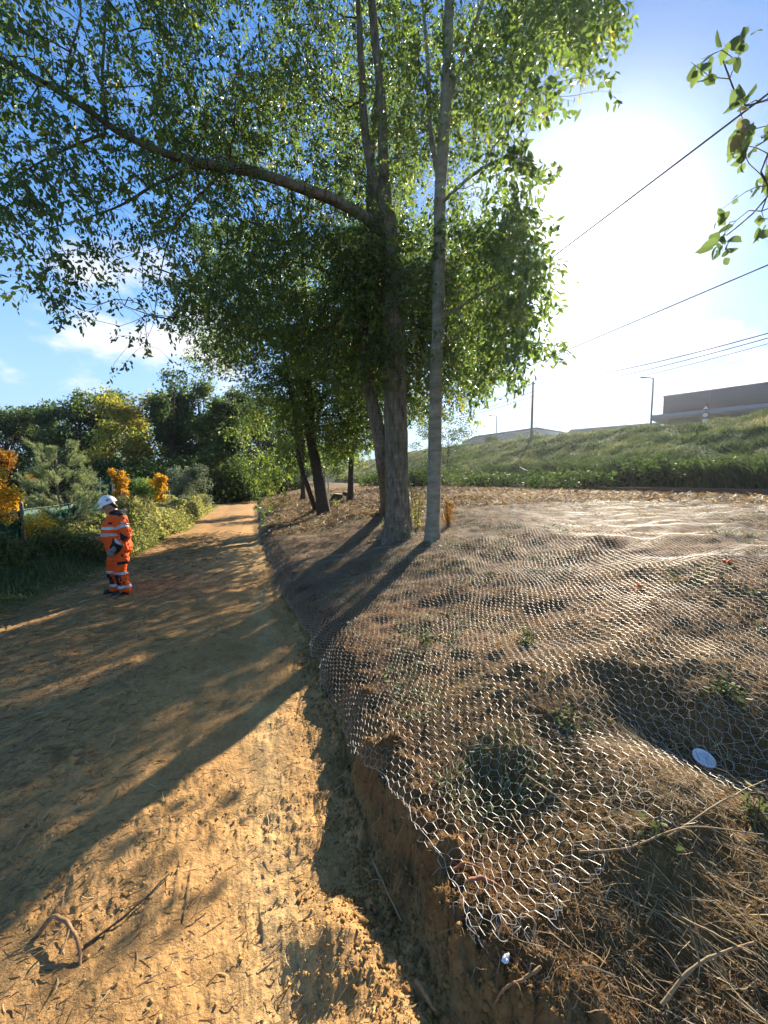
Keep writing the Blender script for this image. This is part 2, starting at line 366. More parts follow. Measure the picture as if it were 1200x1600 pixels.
# ------------------------------------------------------------------ the ground: one fine polar sheet, named by region
def build_ground():
    th = np.unique(np.concatenate([np.arange(-54, 54.01, .13), np.arange(54, 68.1, .4), np.arange(-68, -54, .4), np.arange(69, 180.1, 3), np.arange(-180, -68, 3)]))
    r = [.12]
    while r[-1] < 270:
        q = r[-1]; r.append(q + max(.02, min(.0024 * (q * q + 1), .0085 * q)) if q < 60 else q * 1.03)
    r = np.array(r); TH, RR = np.meshgrid(np.radians(th), r)
    X = RR * np.sin(TH); Y = RR * np.cos(TH)
    Z = terrain(X.ravel(), Y.ravel(), True).reshape(X.shape)
    x = X.ravel(); y = Y.ravel(); s, t = st(x, y); q = s - foot(t); v = verge(t) - s
    n1 = fbm(x, y, 1.3, 4, 301)[:, None] * .5 + .5; n2 = fbm(x, y, 6, 3, 321)[:, None] * .5 + .5; n3 = fbm(x, y, .5, 3, 341)[:, None] * .5 + .5
    clay = np.array([.60, .35, .14]); claylt = np.array([.66, .45, .21]); dirt = np.array([.24, .145, .062]); dk = np.array([.15, .08, .032])
    red = np.array([.26, .11, .045]); olive = np.array([.22, .17, .06]); green = np.array([.085, .115, .030]); tan = np.array([.37, .26, .11])
    C = clay * (1 - n1 * .38) + dirt * n1 * .38; w0 = np.clip(n3 * 1.5 - .5, 0, 1) * .5; C = C * (1 - w0) + claylt * w0
    smear = (np.exp(-((s - .02) / .16) ** 2) * sst(fbm(x, y, .9, 2, 271), -.1, .3))[:, None]
    C = C * (1 - smear * .6) + claylt * smear * .6
    lit = (sst(-s, .6, 2.2) * .30)[:, None]                       # chopped litter trodden into the left of the path
    C = C * (1 - lit) + np.array([.36, .21, .085]) * lit
    far = sst(t, 9, 22)[:, None]; C = C * (1 - far * .35) + np.array([.40, .23, .11]) * far * .35
    B = dirt * n2 + dk * (1 - n2); B = B * (1 - .35 * n1) + olive * .35 * n1
    w = np.clip(n3 * 1.6 - .55, 0, 1) * .5; B = B * (1 - w) + red * w
    tw = sst(np.sqrt(x * x + y * y), 4, 14)[:, None]; B = B * (1 - tw * .3) + tan * .75 * tw * .3
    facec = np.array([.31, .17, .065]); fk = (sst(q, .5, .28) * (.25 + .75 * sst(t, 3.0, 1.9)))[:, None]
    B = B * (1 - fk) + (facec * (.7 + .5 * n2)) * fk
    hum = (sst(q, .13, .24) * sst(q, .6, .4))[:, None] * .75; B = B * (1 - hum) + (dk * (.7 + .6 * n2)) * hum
    bm = sst(q, -.06, .06)[:, None]; C = C * (1 - bm) + B * bm
    bal = (sst(s, 12.9, 13.5) * sst(s, 17.4, 16.8))[:, None]; C = C * (1 - bal) + np.array([.30, .28, .26]) * bal
    em = sst(s, 17.0, 17.6)[:, None]; C = C * (1 - em) + (green * (.6 + .8 * n1)) * em
    vg = sst(v + .25 * (n1[:, 0] - .5), -.1, .35)[:, None]; C = C * (1 - vg) + (green * .8 + dirt * .35 * n2) * vg
    V = np.stack([x, y, Z.ravel()], 1)
    nr, nt_ = X.shape
    i = np.arange(nr - 1)[:, None] * nt_; j = np.arange(nt_ - 1)[None]
    F = np.stack([i + j, i + j + 1, i + nt_ + j + 1, i + nt_ + j], 2).reshape(-1, 4)
    fs, ft = st(x[F].mean(1), y[F].mean(1)); fq = fs - foot(ft); fv = verge(ft) - fs; fr = np.hypot(x[F[:, 0]], y[F[:, 0]])
    reg = np.where(fv > 0, 1, np.where(fq < 0, 0, np.where(fs < 13.2, 2, np.where(fs < 17.3, 3, 4))))
    for k, (nm, lb) in enumerate([('dirt_path', None), ('grass_verge', None), ('bank', None), ('railway_bed', None), ('embankment', None)]):
        f = F[reg == k]; used = np.unique(f); mp = np.zeros(len(V), np.int64); mp[used] = np.arange(len(used))
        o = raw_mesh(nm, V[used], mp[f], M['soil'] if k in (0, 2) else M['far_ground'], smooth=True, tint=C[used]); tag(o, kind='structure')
    # the middle of the sheet under the camera
    k0 = V[:nt_]; c = np.array([[0, 0, float(terrain(0, 0))]])
    idx = np.arange(nt_ - 1); o = raw_mesh('dirt_path', np.vstack([k0, c]), np.stack([idx, np.full(nt_ - 1, nt_), idx + 1], 1), M['soil'], tint=np.tile(clay, (nt_ + 1, 1))); tag(o, kind='structure')
build_ground()

# ------------------------------------------------------------------ railway
def build_railway():
    root = empty('railway_track', (*xy(15.2, 30), 1.42)); tag(root, 'straight railway track on pale ballast beyond the wire netting', 'railway track')
    ox, oy = xy(15.2, 30)
    rz = math.atan2(NX, -NY)
    slp = None
    for k in range(90):
        t = 2 + k * .65; c = xy(15.2, t)
        if slp is None:
            b = MB(); b.box((0, 0, .06), (.25, 2.5, .14)); slp = b.build('sleeper', M['timber'], root); o = slp
        else: o = slp.copy(); col.objects.link(o); o.parent = root
        o.location = (c[0] - ox, c[1] - oy, 0); o.rotation_euler = (0, 0, rz)
    for side in (-.72, .72):
        b = MB(); 
        a = np.array(xy(15.2 + side, -20)); e = np.array(xy(15.2 + side, 160)); m = (a + e) / 2 - np.array([ox, oy]); l = np.linalg.norm(e - a)
        b.box((m[0], m[1], .145), (l, .13, .02), rz); b.box((m[0], m[1], .205), (l, .02, .10), rz); b.box((m[0], m[1], .265), (l, .07, .03), rz)
        b.build('rail', mat('rail_steel', base=(.16, .10, .07), rough=.45, metal=.6), root)
build_railway()

# ------------------------------------------------------------------ hexagonal wire netting
_ux = None
def net_surface(s, t, off=.018):
    x, y = xy(s, t); z = terrain(x, y)
    e = .07
    for dx, dy in ((e, 0), (-e, 0), (0, e), (0, -e)): z = np.maximum(z, terrain(x + dx, y + dy) - .012)
    return x, y, z + off + .018 * (fbm(x, y, 3.5, 2, 401) * .5 + .5)
def edge_q(t): return .13 + .04 * vnoise(t * 2.0, t * 0, 9) - .15 * sst(t, 1.7, 2.7) + .03 * vnoise(t * .7, t * 0 + 4, 9)
def build_net():
    # arc length across the bank so that the cells keep their size on the steep lip
    su = np.linspace(.40, 12.9, 1500); zz = np.interp(su - .55, PQ, PZ); du = np.r_[0, np.cumsum(np.hypot(np.diff(su), np.diff(zz)))]
    W, H = .053, .064
    nu = int(du[-1] / (W)) + 1; T0, T1 = .2, 27
    nv = int((T1 - T0) / (H * .75)) + 1
    # honeycomb with its twisted sides along the path
    I, J = np.meshgrid(np.arange(nu + 2), np.arange(nv + 2), indexing='ij')
    side = H * .36
    def vert(i, j, top):                   # zigzag vertices
        u = i * W * .5
        v = j * (H * .75) + 0.0
        return u, v
    # zigzag rows: row j vertices k=0..2nu : u=k*W/2, v = j*H*.75 + (amp if (k+j)%2 else -amp)
    K, Jv = np.meshgrid(np.arange(2 * nu), np.arange(nv), indexing='ij')
    amp = H * .125
    U = K * W * .5; Vv = Jv * H * .75 + np.where((K + Jv) % 2 == 1, amp, -amp) + T0
    warp = 1.0
    U2 = U + warp * (.055 * fbm(U, Vv, .9, 2, 421) + .022 * fbm(U, Vv, 2.2, 2, 425) + .016 * fbm(U, Vv, 4.5, 2, 431) + .010 * (rng.random(U.shape) - .5))
    V2 = Vv + warp * (.06 * fbm(U, Vv, .8, 2, 441) + .022 * fbm(U, Vv, 2.0, 2, 445) + .016 * fbm(U, Vv, 4.2, 2, 451) + .010 * (rng.random(U.shape) - .5))
    S = np.interp(U2, du, su)
    tt = V2
    # follow the edge of the bank
    S = S + (foot(tt) - .55) * sst(S, 3.5, .6) + .0
    wide = 1 + .20 * np.clip(tt - 2.5, 0, 7); q = S - foot(tt)
    x, y, z = net_surface(S, tt)
    P = np.stack([x, y, z], 2)
    idx = lambda k, j: k * nv + j
    E = []; TW = []
    k = K[:-1].ravel(); j = Jv[:-1].ravel(); E.append(np.stack([idx(k, j), idx(k + 1, j)], 1)); TW.append(np.zeros(len(k)))
    m = ((K + Jv) % 2 == 1) & (Jv < nv - 1); k = K[m]; j = Jv[m]; E.append(np.stack([idx(k, j), idx(k, j + 1)], 1)); TW.append(np.ones(len(k)))
    E = np.concatenate(E); TW = np.concatenate(TW); Pf = P.reshape(-1, 3)
    s_, t_ = st(Pf[:, 0], Pf[:, 1]); q_ = s_ - foot(t_)
    # the near end of the roll is cut off on a ragged slant; the left edge hangs just over the lip
    c1 = hit(640, 1290); c2 = hit(700, 1400); c3 = hit(775, 1480); c4 = hit(860, 1440); c5 = hit(1010, 1325); c6 = hit(1200, 1235)
    line = np.array([st(*c[:2]) for c in (c3, c4, c5, c6)])
    o_ = np.argsort(line[:, 0]); tmin = np.interp(s_, line[o_, 0], line[o_, 1]) + .03 * vnoise(s_ * 9, s_ * 0, 8)
    tmin = np.where(s_ > line[:, 0].max(), line[o_, 1][-1] - .0 * s_, tmin)
    qmin = edge_q(t_)
    holes = np.zeros(len(Pf), bool)
    for (u, v, rr) in [(640, 812, .33), (676, 832, .20), (505, 798, .45), (560, 800, .2)]:
        h = hit(u, v); holes |= (np.hypot(Pf[:, 0] - h[0], Pf[:, 1] - h[1]) < rr)
    ok = (t_ > tmin) & (q_ > qmin) & (s_ < 13.0) & ~holes
    keep = ok[E[:, 0]] & ok[E[:, 1]]; E = E[keep]; TW = TW[keep]
    # drop cells nothing can show: outside the frame
    a = Pf[E[:, 0]]; b = Pf[E[:, 1]]
    inv = (np.abs(a[:, 0]) < a[:, 1] * 1.7 + 1.2) & (a[:, 1] > 0); a = a[inv]; b = b[inv]; tw = TW[inv]
    d = np.linalg.norm(a - np.array([0, 0, 2]), axis=1)
    r = .00095 * (1 + .55 * tw) * np.clip(9 / d, .6, 1)
    V, F = frusta(a, b, r, r, 3)
    root = raw_mesh('wire_netting', V, F, M['wire'], smooth=True)
    tag(root, 'galvanised hexagonal wire netting pegged over the whole earth bank', 'netting')
    # selvedge wires along the lip and some loose cut ends
    mb = MB()
    tl = np.linspace(float(line[:, 1].max()) * 0 + st(*c3[:2])[1], 22, 900)
    sl = foot(tl) + edge_q(tl) + .015 + .012 * vnoise(tl * 17.0, tl * 0, 10) + .007 * vnoise(tl * 41.0, tl * 0, 12)
    x, y, z = net_surface(sl, tl); Ps = np.stack([x, y, z], 1)
    mb.tube(Ps, .0013, 5)
    mb.build('selvedge_wire', M['wire'], root, True)
    for (u, v) in [(690, 1395), (720, 1440), (745, 1450), (775, 1470), (800, 1475), (835, 1475), (860, 1445), (885, 1400), (930, 1370), (985, 1340), (1015, 1320), (1060, 1300)]:
        h = hit(u, v); p = np.array(h) + [0, 0, .02]
        for k in range(2):
            ang = rng.random() * 6.28; l = .025 + .04 * rng.random()
            pts = [p, p + [math.cos(ang) * l * .5, math.sin(ang) * l * .5, .03], p + [math.cos(ang + .9) * l, math.sin(ang + .9) * l, .035], p + [math.cos(ang + 1.8) * l * .9, math.sin(ang + 1.8) * l * .9, .005]]
            lo = MB(); lo.tube(smooth_path(pts, 9), .0011, 4); lo.build('loose_wire_end', M['wire'], root, True)
build_net()
# ------------------------------------------------------------------ trees
def in_poly(u, v, poly):
    poly = np.asarray(poly, float); c = np.zeros(len(u), bool); j = len(poly) - 1
    for i in range(len(poly)):
        xi, yi = poly[i]; xj, yj = poly[j]
        c ^= ((yi > v) != (yj > v)) & (u < (xj - xi) * (v - yi) / (yj - yi + 1e-9) + xi); j = i
    return c
def at(u, v, y):                            # point on a photograph ray at forward distance y
    d = pixdir(u, v); return np.array([d[0] * y, y, CAM_H + d[2] * y])
def crown_points(poly, ylo, yhi, n, seed, clump=.55, yfun=None):
    """twig positions filling a crown volume; clumpy, not uniform"""
    g = np.random.default_rng(seed); poly = np.asarray(poly, float); out = []
    lo = poly.min(0); hi = poly.max(0); got = 0
    while got < n:
        u = g.uniform(lo[0], hi[0], n * 2); v = g.uniform(lo[1], hi[1], n * 2); y = g.uniform(0, 1, n * 2)
        jt = 24 * fbm(u, v, .022, 3, seed + 3)
        k = in_poly(u + jt, v + 24 * fbm(u, v, .022, 3, seed + 9), poly)
        u, v, y = u[k], v[k], y[k]
        yy = (yfun(u, v) if yfun is not None else 0) + ylo + (yhi - ylo) * y
        x = (u - 600) / 600; w = (800 - v) / 600; fwd = _cp + w * _sp
        P = np.stack([x / fwd * yy, yy, CAM_H + (w * _cp - _sp) / fwd * yy], 1)
        dens = fbm(P[:, 0] + .7 * P[:, 1], P[:, 2] - .5 * P[:, 1], .9, 3, seed + 20)
        k = dens > g.uniform(-1.1, 1.0, len(P)) * clump - (1 - clump) * .6
        out.append(P[k]); got += k.sum()
    return np.concatenate(out)[:n]
SUNLIT = []                               # crown twigs sunward of these are cut away to let light through: (point, radius)
def gaps(P):
    d = np.array(sdir); k = np.ones(len(P), bool)
    for c, r in SUNLIT:
        q = P - np.array(c); f = q @ d; k &= ~((f > 0) & (np.linalg.norm(q - f[:, None] * d, axis=1) < r))
    return P[k]
_w = hit(188, 927); SUNLIT += [((_w[0], _w[1], 1.55), .5), ((_w[0] + .1, _w[1], .9), .45), ((-9.3, 10.6, 2.2), 1.3), ((-9.0, 8.0, 1.3), .9), ((-6.8, 11, .8), 1.1), ((-8, 15, .8), 1.4)]
def branch_net(nodes, clusters, bf=.25):
    """joins every twig to the nearest wood already grown (nodes: (n,4) x y z path length)"""
    n0 = len(nodes); P = np.zeros((n0 + len(clusters), 3)); D = np.zeros(len(P)); par = np.full(len(P), -1)
    P[:n0] = nodes[:, :3]; D[:n0] = nodes[:, 3]
    C = np.asarray(clusters); dm = np.full(len(C), 1e9)
    for a in range(0, n0, 200): dm = np.minimum(dm, np.linalg.norm(C[:, None] - nodes[None, a:a + 200, :3], axis=2).min(1))
    k = n0
    for i in np.argsort(dm):
        c = C[i]; d = P[:k] - c; dd = np.sqrt((d * d).sum(1)); cost = dd + bf * D[:k] + .35 * np.maximum(0, d[:, 2])
        j = int(np.argmin(cost)); P[k] = c; par[k] = j; D[k] = D[j] + dd[j]; k += 1
    return P, par
def leaves(mb_V, P, axis, size, g, n_per, twig=.3, width=.42, droop=.7, spread=.10, fine=False):
    """n_per leaves along a short twig at every P"""
    n = len(P); m = n * n_per
    if fine: spread = .04
    T = unit(axis + g.normal(0, .45, (n, 3)) + [0, 0, -.25 * droop])
    f = g.uniform(0, 1, (n, n_per)); B = P[:, None] + T[:, None] * (twig * f)[..., None] + g.normal(0, spread * .35, (n, n_per, 3))
    B[..., 2] -= droop * .10 * f ** 2
    B = B.reshape(-1, 3)
    A = unit(np.repeat(T, n_per, 0) * .5 + g.normal(0, .65, (m, 3)) + [0, 0, -droop])
    Nn = unit(np.cross(A, g.normal(0, 1, (m, 3)))); S = np.cross(A, Nn)
    L = size * g.uniform(.5, 1.3, m)[:, None]; W = L * width * .5; fold = .28
    if fine:                               # broad leaves seen close to: curved blade, seven stations along the midrib
        f_ = np.array([0, .10, .28, .50, .70, .86, 1.0]); wv = np.array([.04, .55, .95, 1.0, .78, .42, .02]); curl = g.uniform(-.05, .35, m)[:, None, None]
        mid = B[:, None] + A[:, None] * (L * f_[None])[..., None] - Nn[:, None] * (L * f_[None] ** 2)[..., None] * curl
        wob = 1 + .10 * g.normal(0, 1, (m, 7))
        le = mid + S[:, None] * (W * wv * wob)[..., None] + Nn[:, None] * (W * wv * .35)[..., None]; ri = mid - S[:, None] * (W * wv * wob[:, ::-1])[..., None] + Nn[:, None] * (W * wv * .35)[..., None]
        V = np.stack([le, mid, ri], 2).reshape(-1, 3); i = np.arange(m)[:, None, None] * 21; k = np.arange(6)[None, :, None] * 3
        F = np.concatenate([(i + k + [0, 1, 4, 3]).reshape(-1, 4), (i + k + [1, 2, 5, 4]).reshape(-1, 4)]); return V, F, T
    V = np.stack([B, B + A * L * .33 + S * W + Nn * W * fold, B + A * L * .68 + S * W * .85 + Nn * W * fold, B + A * L - Nn * L * .10,
                  B + A * L * .68 - S * W * .85 + Nn * W * fold, B + A * L * .33 - S * W + Nn * W * fold], 1).reshape(-1, 3)
    i = np.arange(m)[:, None] * 6
    F = np.concatenate([i + [0, 1, 2, 3], i + [3, 4, 5, 0]])
    return V, F, T
def bark_trunk(P, Rr, n=26, seed=0, flare=0.0, amp=.06, lean=(0, 0, 1)):
    P = np.asarray(P); m = len(P)
    V, F = loft(P, 1.0, n); V = V.reshape(m, n, 3) - P[:, None]
    ang = np.arange(n) / n * 2 * math.pi
    h = np.r_[0, np.cumsum(np.linalg.norm(np.diff(P, axis=0), axis=1))]
    prof = 1 + amp * fbm(np.cos(ang)[None] * 1.5 + h[:, None] * .7 + seed, np.sin(ang)[None] * 1.5 + h[:, None] * .3 + seed * 2, 1.1, 3, seed) \
        + amp * .35 * fbm(np.cos(ang)[None] * 9 + seed, np.sin(ang)[None] * 9 + h[:, None] * 5, 1.0, 2, seed + 4)
    if flare: prof = prof + flare * np.exp(-h[:, None] / .22) * (1 + .6 * np.cos(ang[None] * 5 + seed) + .2 * np.cos(ang[None] * 3 + 2 * seed))
    V = P[:, None] + V * (np.asarray(Rr)[:, None] * prof)[..., None]
    return V.reshape(-1, 3), F
def path_r(P, r, n):
    Q = smooth_path(P, n); d0 = np.r_[0, np.cumsum(np.linalg.norm(np.diff(np.asarray(P, float), axis=0), axis=1))]; d0 /= d0[-1]
    d1 = np.r_[0, np.cumsum(np.linalg.norm(np.diff(Q, axis=0), axis=1))]; d1 /= d1[-1]
    return Q, np.interp(d1, d0, r)
def tree(name, label, cat, stems, clusters, bark, leafmat, leaf=.085, n_per=11, seed=1, group=None, twig=.30, tshift=0.0, width=.42, droop=.7, flare=.35, minz=0.0, nside=24, bf=.25, limbs_as_parts=True, rtwig=.0022, fine=False):
    g = np.random.default_rng(seed)
    base = stems[0][0][0]; root = empty(name, tuple(base)); tag(root, label, cat, group)
    base = np.asarray(base, float)
    nodes = []
    for k, (P, r) in enumerate(stems):
        L = np.linalg.norm(np.diff(np.asarray(P, float), axis=0), axis=1).sum(); n = max(6, int(L / .07))
        Q, rr = path_r(P, r, n)
        w = .012 * (r[0] > .03); Q[1:-1] += w * np.stack([fbm(np.arange(n - 2) * .1, np.full(n - 2, k * 3. + seed), 1, 3, seed), fbm(np.arange(n - 2) * .1, np.full(n - 2, k * 5. + 9), 1, 3, seed + 2), np.zeros(n - 2)], 1)
        V, F = bark_trunk(Q, rr, nside if max(r) > .05 else 10, seed + k * 7, flare if k == 0 or P[0][2] < base[2] + .3 else 0)
        raw_mesh('trunk' if P[0][2] < base[2] + .5 else 'limb', V - base, F, bark, root, smooth=True)
        st_ = Q[::3]; dl = np.arange(len(st_)) * .21 * .35
        keep = st_[:, 2] > minz + base[2]; nodes.append(np.concatenate([st_, dl[:, None]], 1)[keep])
    nodes = np.concatenate(nodes); n0 = len(nodes)
    clusters = gaps(np.asarray(clusters)); P, par = branch_net(nodes, clusters, bf)
    r = np.zeros(len(P)); e = 2.3; acc = np.zeros(len(P))
    for i in range(len(P) - 1, n0 - 1, -1):
        if acc[i] == 0: acc[i] = rtwig ** e
        r[i] = acc[i] ** (1 / e)
        if par[i] >= n0: acc[par[i]] += acc[i]
    r = np.minimum(r, .05); i = np.arange(n0, len(P)); pj = par[i]
    A = P[pj]; B = P[i]; ra = np.where(pj < n0, r[i] * 1.25, np.minimum(r[pj], r[i] * 1.3)); L = np.linalg.norm(B - A, axis=1)
    # bend long sticks with one middle joint
    mid = (A + B) / 2 + g.normal(0, 1, A.shape) * (L * .07)[:, None] + np.array([0, 0, .06]) * L[:, None]
    V1, F1 = frusta(A, mid, ra, r[i], 5); V2, F2 = frusta(mid, B, r[i], r[i] * .92, 5)
    ax = unit(B - A)
    V, F, T = leaves(None, B, ax, leaf, g, n_per, twig, width, droop, fine=fine)
    # every twig's leaves are a slightly different green; a few sprays have turned yellow
    cl = np.clip(.40 + .22 * fbm(B[:, 0] * 1.0 + B[:, 1], B[:, 2], .8, 3, seed + 60) + g.normal(0, .10, len(B)) + tshift, 0, 1)
    cl = np.where(g.random(len(B)) < .025, g.uniform(.85, 1, len(B)), cl)
    tint = np.repeat(np.clip(np.repeat(cl, n_per) + g.normal(0, .08, len(B) * n_per), 0, 1), 21 if fine else 6)
    raw_mesh('foliage', V - base, F, leafmat, root, tint=tint, smooth=fine)
    V3, F3 = frusta(B, B + T * twig, np.full(len(B), rtwig), np.full(len(B), rtwig * .5), 3)
    raw_mesh('branches', np.vstack([V1, V2, V3]) - base, np.vstack([F1, F2 + len(V1), F3 + len(V1) + len(V2)]), M['bark_dark'] if bark is not M['bark_pale'] else bark, root, smooth=True)
    return root

# --- tree A: the big many-stemmed cherry
bA = np.array(hit(622, 838)); yA = bA[1]; bA[2] -= .12
def S(u, v, dy=0, y0=None): return at(u, v, (y0 or yA) + dy)
b2 = np.array(hit(604, 800)); b2[2] -= .1
stemsA = [
    ([bA, S(620, 760), S(618, 640), S(615, 520), S(610, 400), S(605, 330)], [.31, .265, .25, .235, .21, .19]),
    ([S(605, 345), S(600, 260), S(596, 170), S(585, 60), S(575, -80), S(560, -300)], [.13, .11, .10, .08, .06, .03]),
    ([S(607, 340), S(583, 280), S(572, 210), S(566, 120), S(560, 0), S(540, -200)], [.12, .10, .085, .07, .05, .02]),
    ([b2, S(596, 700, .35), S(574, 590, .4), S(570, 480, .45), S(578, 380, .5), S(580, 250, .6), S(600, 60, .8)], [.20, .17, .145, .13, .11, .08, .04]),
    ([S(600, 362), S(570, 340, -.15), S(520, 312, -.4), S(465, 292, -.7), S(400, 270, -1.05), S(335, 258, -1.35), S(270, 243, -1.6), S(185, 205, -1.9), S(120, 160, -2.1), S(50, 118, -2.3), S(-60, 60, -2.5)], [.125, .105, .10, .09, .085, .078, .062, .052, .043, .035, .015]),
    ([S(165, 190, -1.95), S(160, 140, -2.0), S(163, 60, -2.05), S(170, -60, -2.1)], [.025, .022, .018, .010]),
    ([S(105, 150, -2.15), S(108, 90, -2.1), S(125, 30, -2.1), S(120, -60, -2.1)], [.02, .017, .013, .008]),
    ([S(300, 262, -1.5), S(240, 290, -1.4), S(190, 320, -1.3), S(120, 345, -1.2), S(60, 360, -1.2)], [.03, .025, .018, .012, .006]),
    ([S(165, 208, -1.95), S(110, 230, -2.0), S(60, 255, -2.1), S(-10, 300, -2.2)], [.024, .018, .013, .008]),
    ([S(345, 262, -1.3), S(330, 250, -1.35), S(345, 244, -1.3), S(372, 262, -1.2)], [.022, .02, .02, .02]),
    ([S(350, 266, -1.3), S(300, 320, -1.0), S(270, 360, -.9), S(250, 430, -.8), S(240, 500, -.8)], [.024, .018, .013, .009, .005]),
    ([S(608, 480), S(560, 440, .3), S(500, 420, .5), S(430, 400, .6)], [.035, .028, .02, .01]),
]
PL = [(-90, -260), (300, -260), (300, 60), (255, 250), (250, 300), (300, 330), (300, 520), (275, 570), (245, 565), (230, 520), (170, 560), (120, 535), (150, 500), (85, 490), (60, 440), (35, 400), (-60, 350), (-90, 100)]
PM = [(230, -260), (640, -260), (650, 300), (600, 560), (540, 600), (470, 560), (400, 560), (330, 520), (270, 500), (250, 380), (240, 200)]
dep = lambda u, v: -2.7 * np.clip((520 - u) / 450, 0, 1)
cA = np.concatenate([crown_points(PL, -.5, .9, 1200, 11, .75, lambda u, v: yA + dep(u, v)),
                     crown_points(PM, -1.0, 1.8, 4900, 12, .72, lambda u, v: yA + dep(u, v) * .85 + .7 * sst(u, 440, 560)),
                     crown_points([(500, 400), (720, 400), (725, 590), (650, 640), (540, 630), (500, 560)], .25, 2.0, 1300, 15, .5, lambda u, v: yA + 0 * u),
                     crown_points([(450, 370), (600, 330), (660, 380), (650, 520), (610, 600), (540, 610), (450, 560)], -.7, .3, 620, 16, .7, lambda u, v: yA + 0 * u),
                     crown_points([(-90, 420), (30, 430), (95, 470), (80, 492), (20, 470), (-90, 470)], 0, .5, 14, 13, .2, lambda u, v: yA - 2.0),
                     crown_points([(-400, -900), (1000, -900), (900, -200), (-250, -200)], -1.2, 1.8, 700, 14, .5, lambda u, v: yA)])
tree('cherry_tree', 'biggest tree, with several thick grey stems and one long limb reaching out over the path', 'tree', stemsA, cA, M['bark_grey'], M['leaf'],
     leaf=.092, n_per=12, seed=5, minz=3.0, twig=.30, rtwig=.003, flare=.5)

# --- tree B: the slim pale-barked one on the right of it
bB = np.array(hit(676, 842)); yB = bB[1]; bB[2] -= .1
stemsB = [
    ([bB, S(677, 800, 0, yB), S(680, 680, 0, yB), S(683, 560, 0, yB), S(686, 420, 0, yB), S(688, 300, 0, yB), S(697, 150, 0, yB), S(703, 0, 0, yB), S(705, -250, 0, yB)], [.15, .135, .125, .12, .115, .11, .10, .085, .04]),
    ([S(694, 175, 0, yB), S(722, 90, .1, yB), S(748, 20, .2, yB), S(780, -120, .3, yB)], [.05, .042, .034, .015]),
    ([S(688, 300, 0, yB), S(672, 200, .2, yB), S(668, 100, .3, yB), S(655, -60, .4, yB)], [.055, .045, .035, .02]),
    ([S(684, 500, 0, yB), S(720, 480, -.5, yB), S(765, 450, -1.4, yB), S(810, 430, -2.2, yB)], [.035, .028, .02, .01]),
    ([S(688, 320, 0, yB), S(730, 280, -.6, yB), S(780, 250, -1.6, yB), S(810, 240, -2.4, yB)], [.035, .028, .02, .01]),
]
PB = [(620, -260), (975, -260), (950, 30), (935, 120), (900, 130), (880, 60), (845, 120), (850, 170), (815, 220), (828, 290), (838, 330), (825, 360), (848, 420), (838, 470), (850, 520), (800, 575), (760, 610), (715, 655), (690, 620), (640, 600), (620, 450), (610, 200)]
cB = np.concatenate([crown_points(PB, -.9, 1.6, 3500, 21, .75, lambda u, v: yB + .6 - 3.4 * sst(u, 690, 830) * sst(v, -150, 150)),
                     crown_points([(680, 300), (850, 350), (845, 520), (740, 630), (700, 600)], -.6, .8, 380, 22, .6, lambda u, v: yB + .3 - 3.0 * sst(u, 690, 830)),
                     crown_points([(600, -900), (1200, -900), (960, -200), (640, -200)], -1.2, 1.8, 350, 24, .5, lambda u, v: yB + 0 * u)])
tree('cherry_tree', 'slim straight tree with pale ringed bark, right next to the thickest trunk', 'tree', stemsB, cB, M['bark_pale'], M['leaf'],
     leaf=.092, n_per=11, seed=9, minz=2.3, twig=.28, flare=.18)

# --- tree C: the twin-stemmed pair further along the bank
bC = np.array(hit(507, 802)); yC = bC[1]; bC[2] -= .12
bC2 = np.array(hit(494, 796)); bC2[2] -= .1
SC = lambda u, v, dy=0: at(u, v, yC + dy)
stemsC = [
    ([bC, SC(497, 740), SC(487, 690), SC(482, 620), SC(478, 540), SC(475, 460), SC(470, 330)], [.25, .22, .19, .16, .13, .10, .04]),
    ([bC2, SC(481, 760, .1), SC(468, 720, .2), SC(462, 660, .2), SC(450, 590, .3), SC(440, 530, .3), SC(430, 420, .3)], [.12, .10, .09, .085, .07, .06, .02]),
    ([SC(486, 690), SC(500, 640, .2), SC(512, 560, .3), SC(520, 470, .3)], [.07, .06, .045, .02]),
    ([SC(466, 720, .2), SC(450, 700, 0), SC(432, 720, -.3), SC(424, 770, -.6)], [.03, .022, .014, .006]),
]
PC = [(300, 350), (620, 350), (625, 560), (600, 640), (590, 700), (520, 725), (510, 690), (480, 640), (460, 660), (455, 740), (440, 770), (405, 770), (400, 740), (425, 700), (385, 660), (350, 620), (310, 590), (300, 540), (275, 500), (300, 440)]
cC = np.concatenate([crown_points(PC, -1.6, 2.4, 7000, 31, .55, lambda u, v: yC + 0 * u),
                     crown_points([(320, 500), (610, 500), (600, 690), (520, 722), (485, 650), (458, 750), (405, 775), (395, 710), (345, 640)], -1.2, 2.2, 4600, 36, .3, lambda u, v: yC + 0 * u),
                     crown_points([(408, 745), (440, 735), (445, 790), (428, 822), (413, 815), (402, 790)], -.6, -.1, 60, 32, .2, lambda u, v: yC + 0 * u),
                     crown_points([(300, 120), (640, 120), (640, 350), (300, 350)], -1.4, 2.2, 1100, 33, .5, lambda u, v: yC + 0 * u),
                     crown_points([(540, 300), (745, 330), (800, 470), (760, 600), (690, 650), (590, 660)], -1.0, 1.6, 2900, 34, .65, lambda u, v: yC + 0 * u),
                     crown_points([(580, 420), (790, 470), (765, 600), (690, 655), (600, 660)], -.6, 2.4, 2200, 35, .3, lambda u, v: yC + 0 * u)])
tree('cherry_tree', 'twin-stemmed leaning tree half way along the bank, crown hanging over the path edge', 'tree', stemsC, cC, M['bark_dark'], M['leaf'],
     leaf=.105, n_per=10, seed=15, minz=.8, twig=.32, tshift=.10, flare=.3)

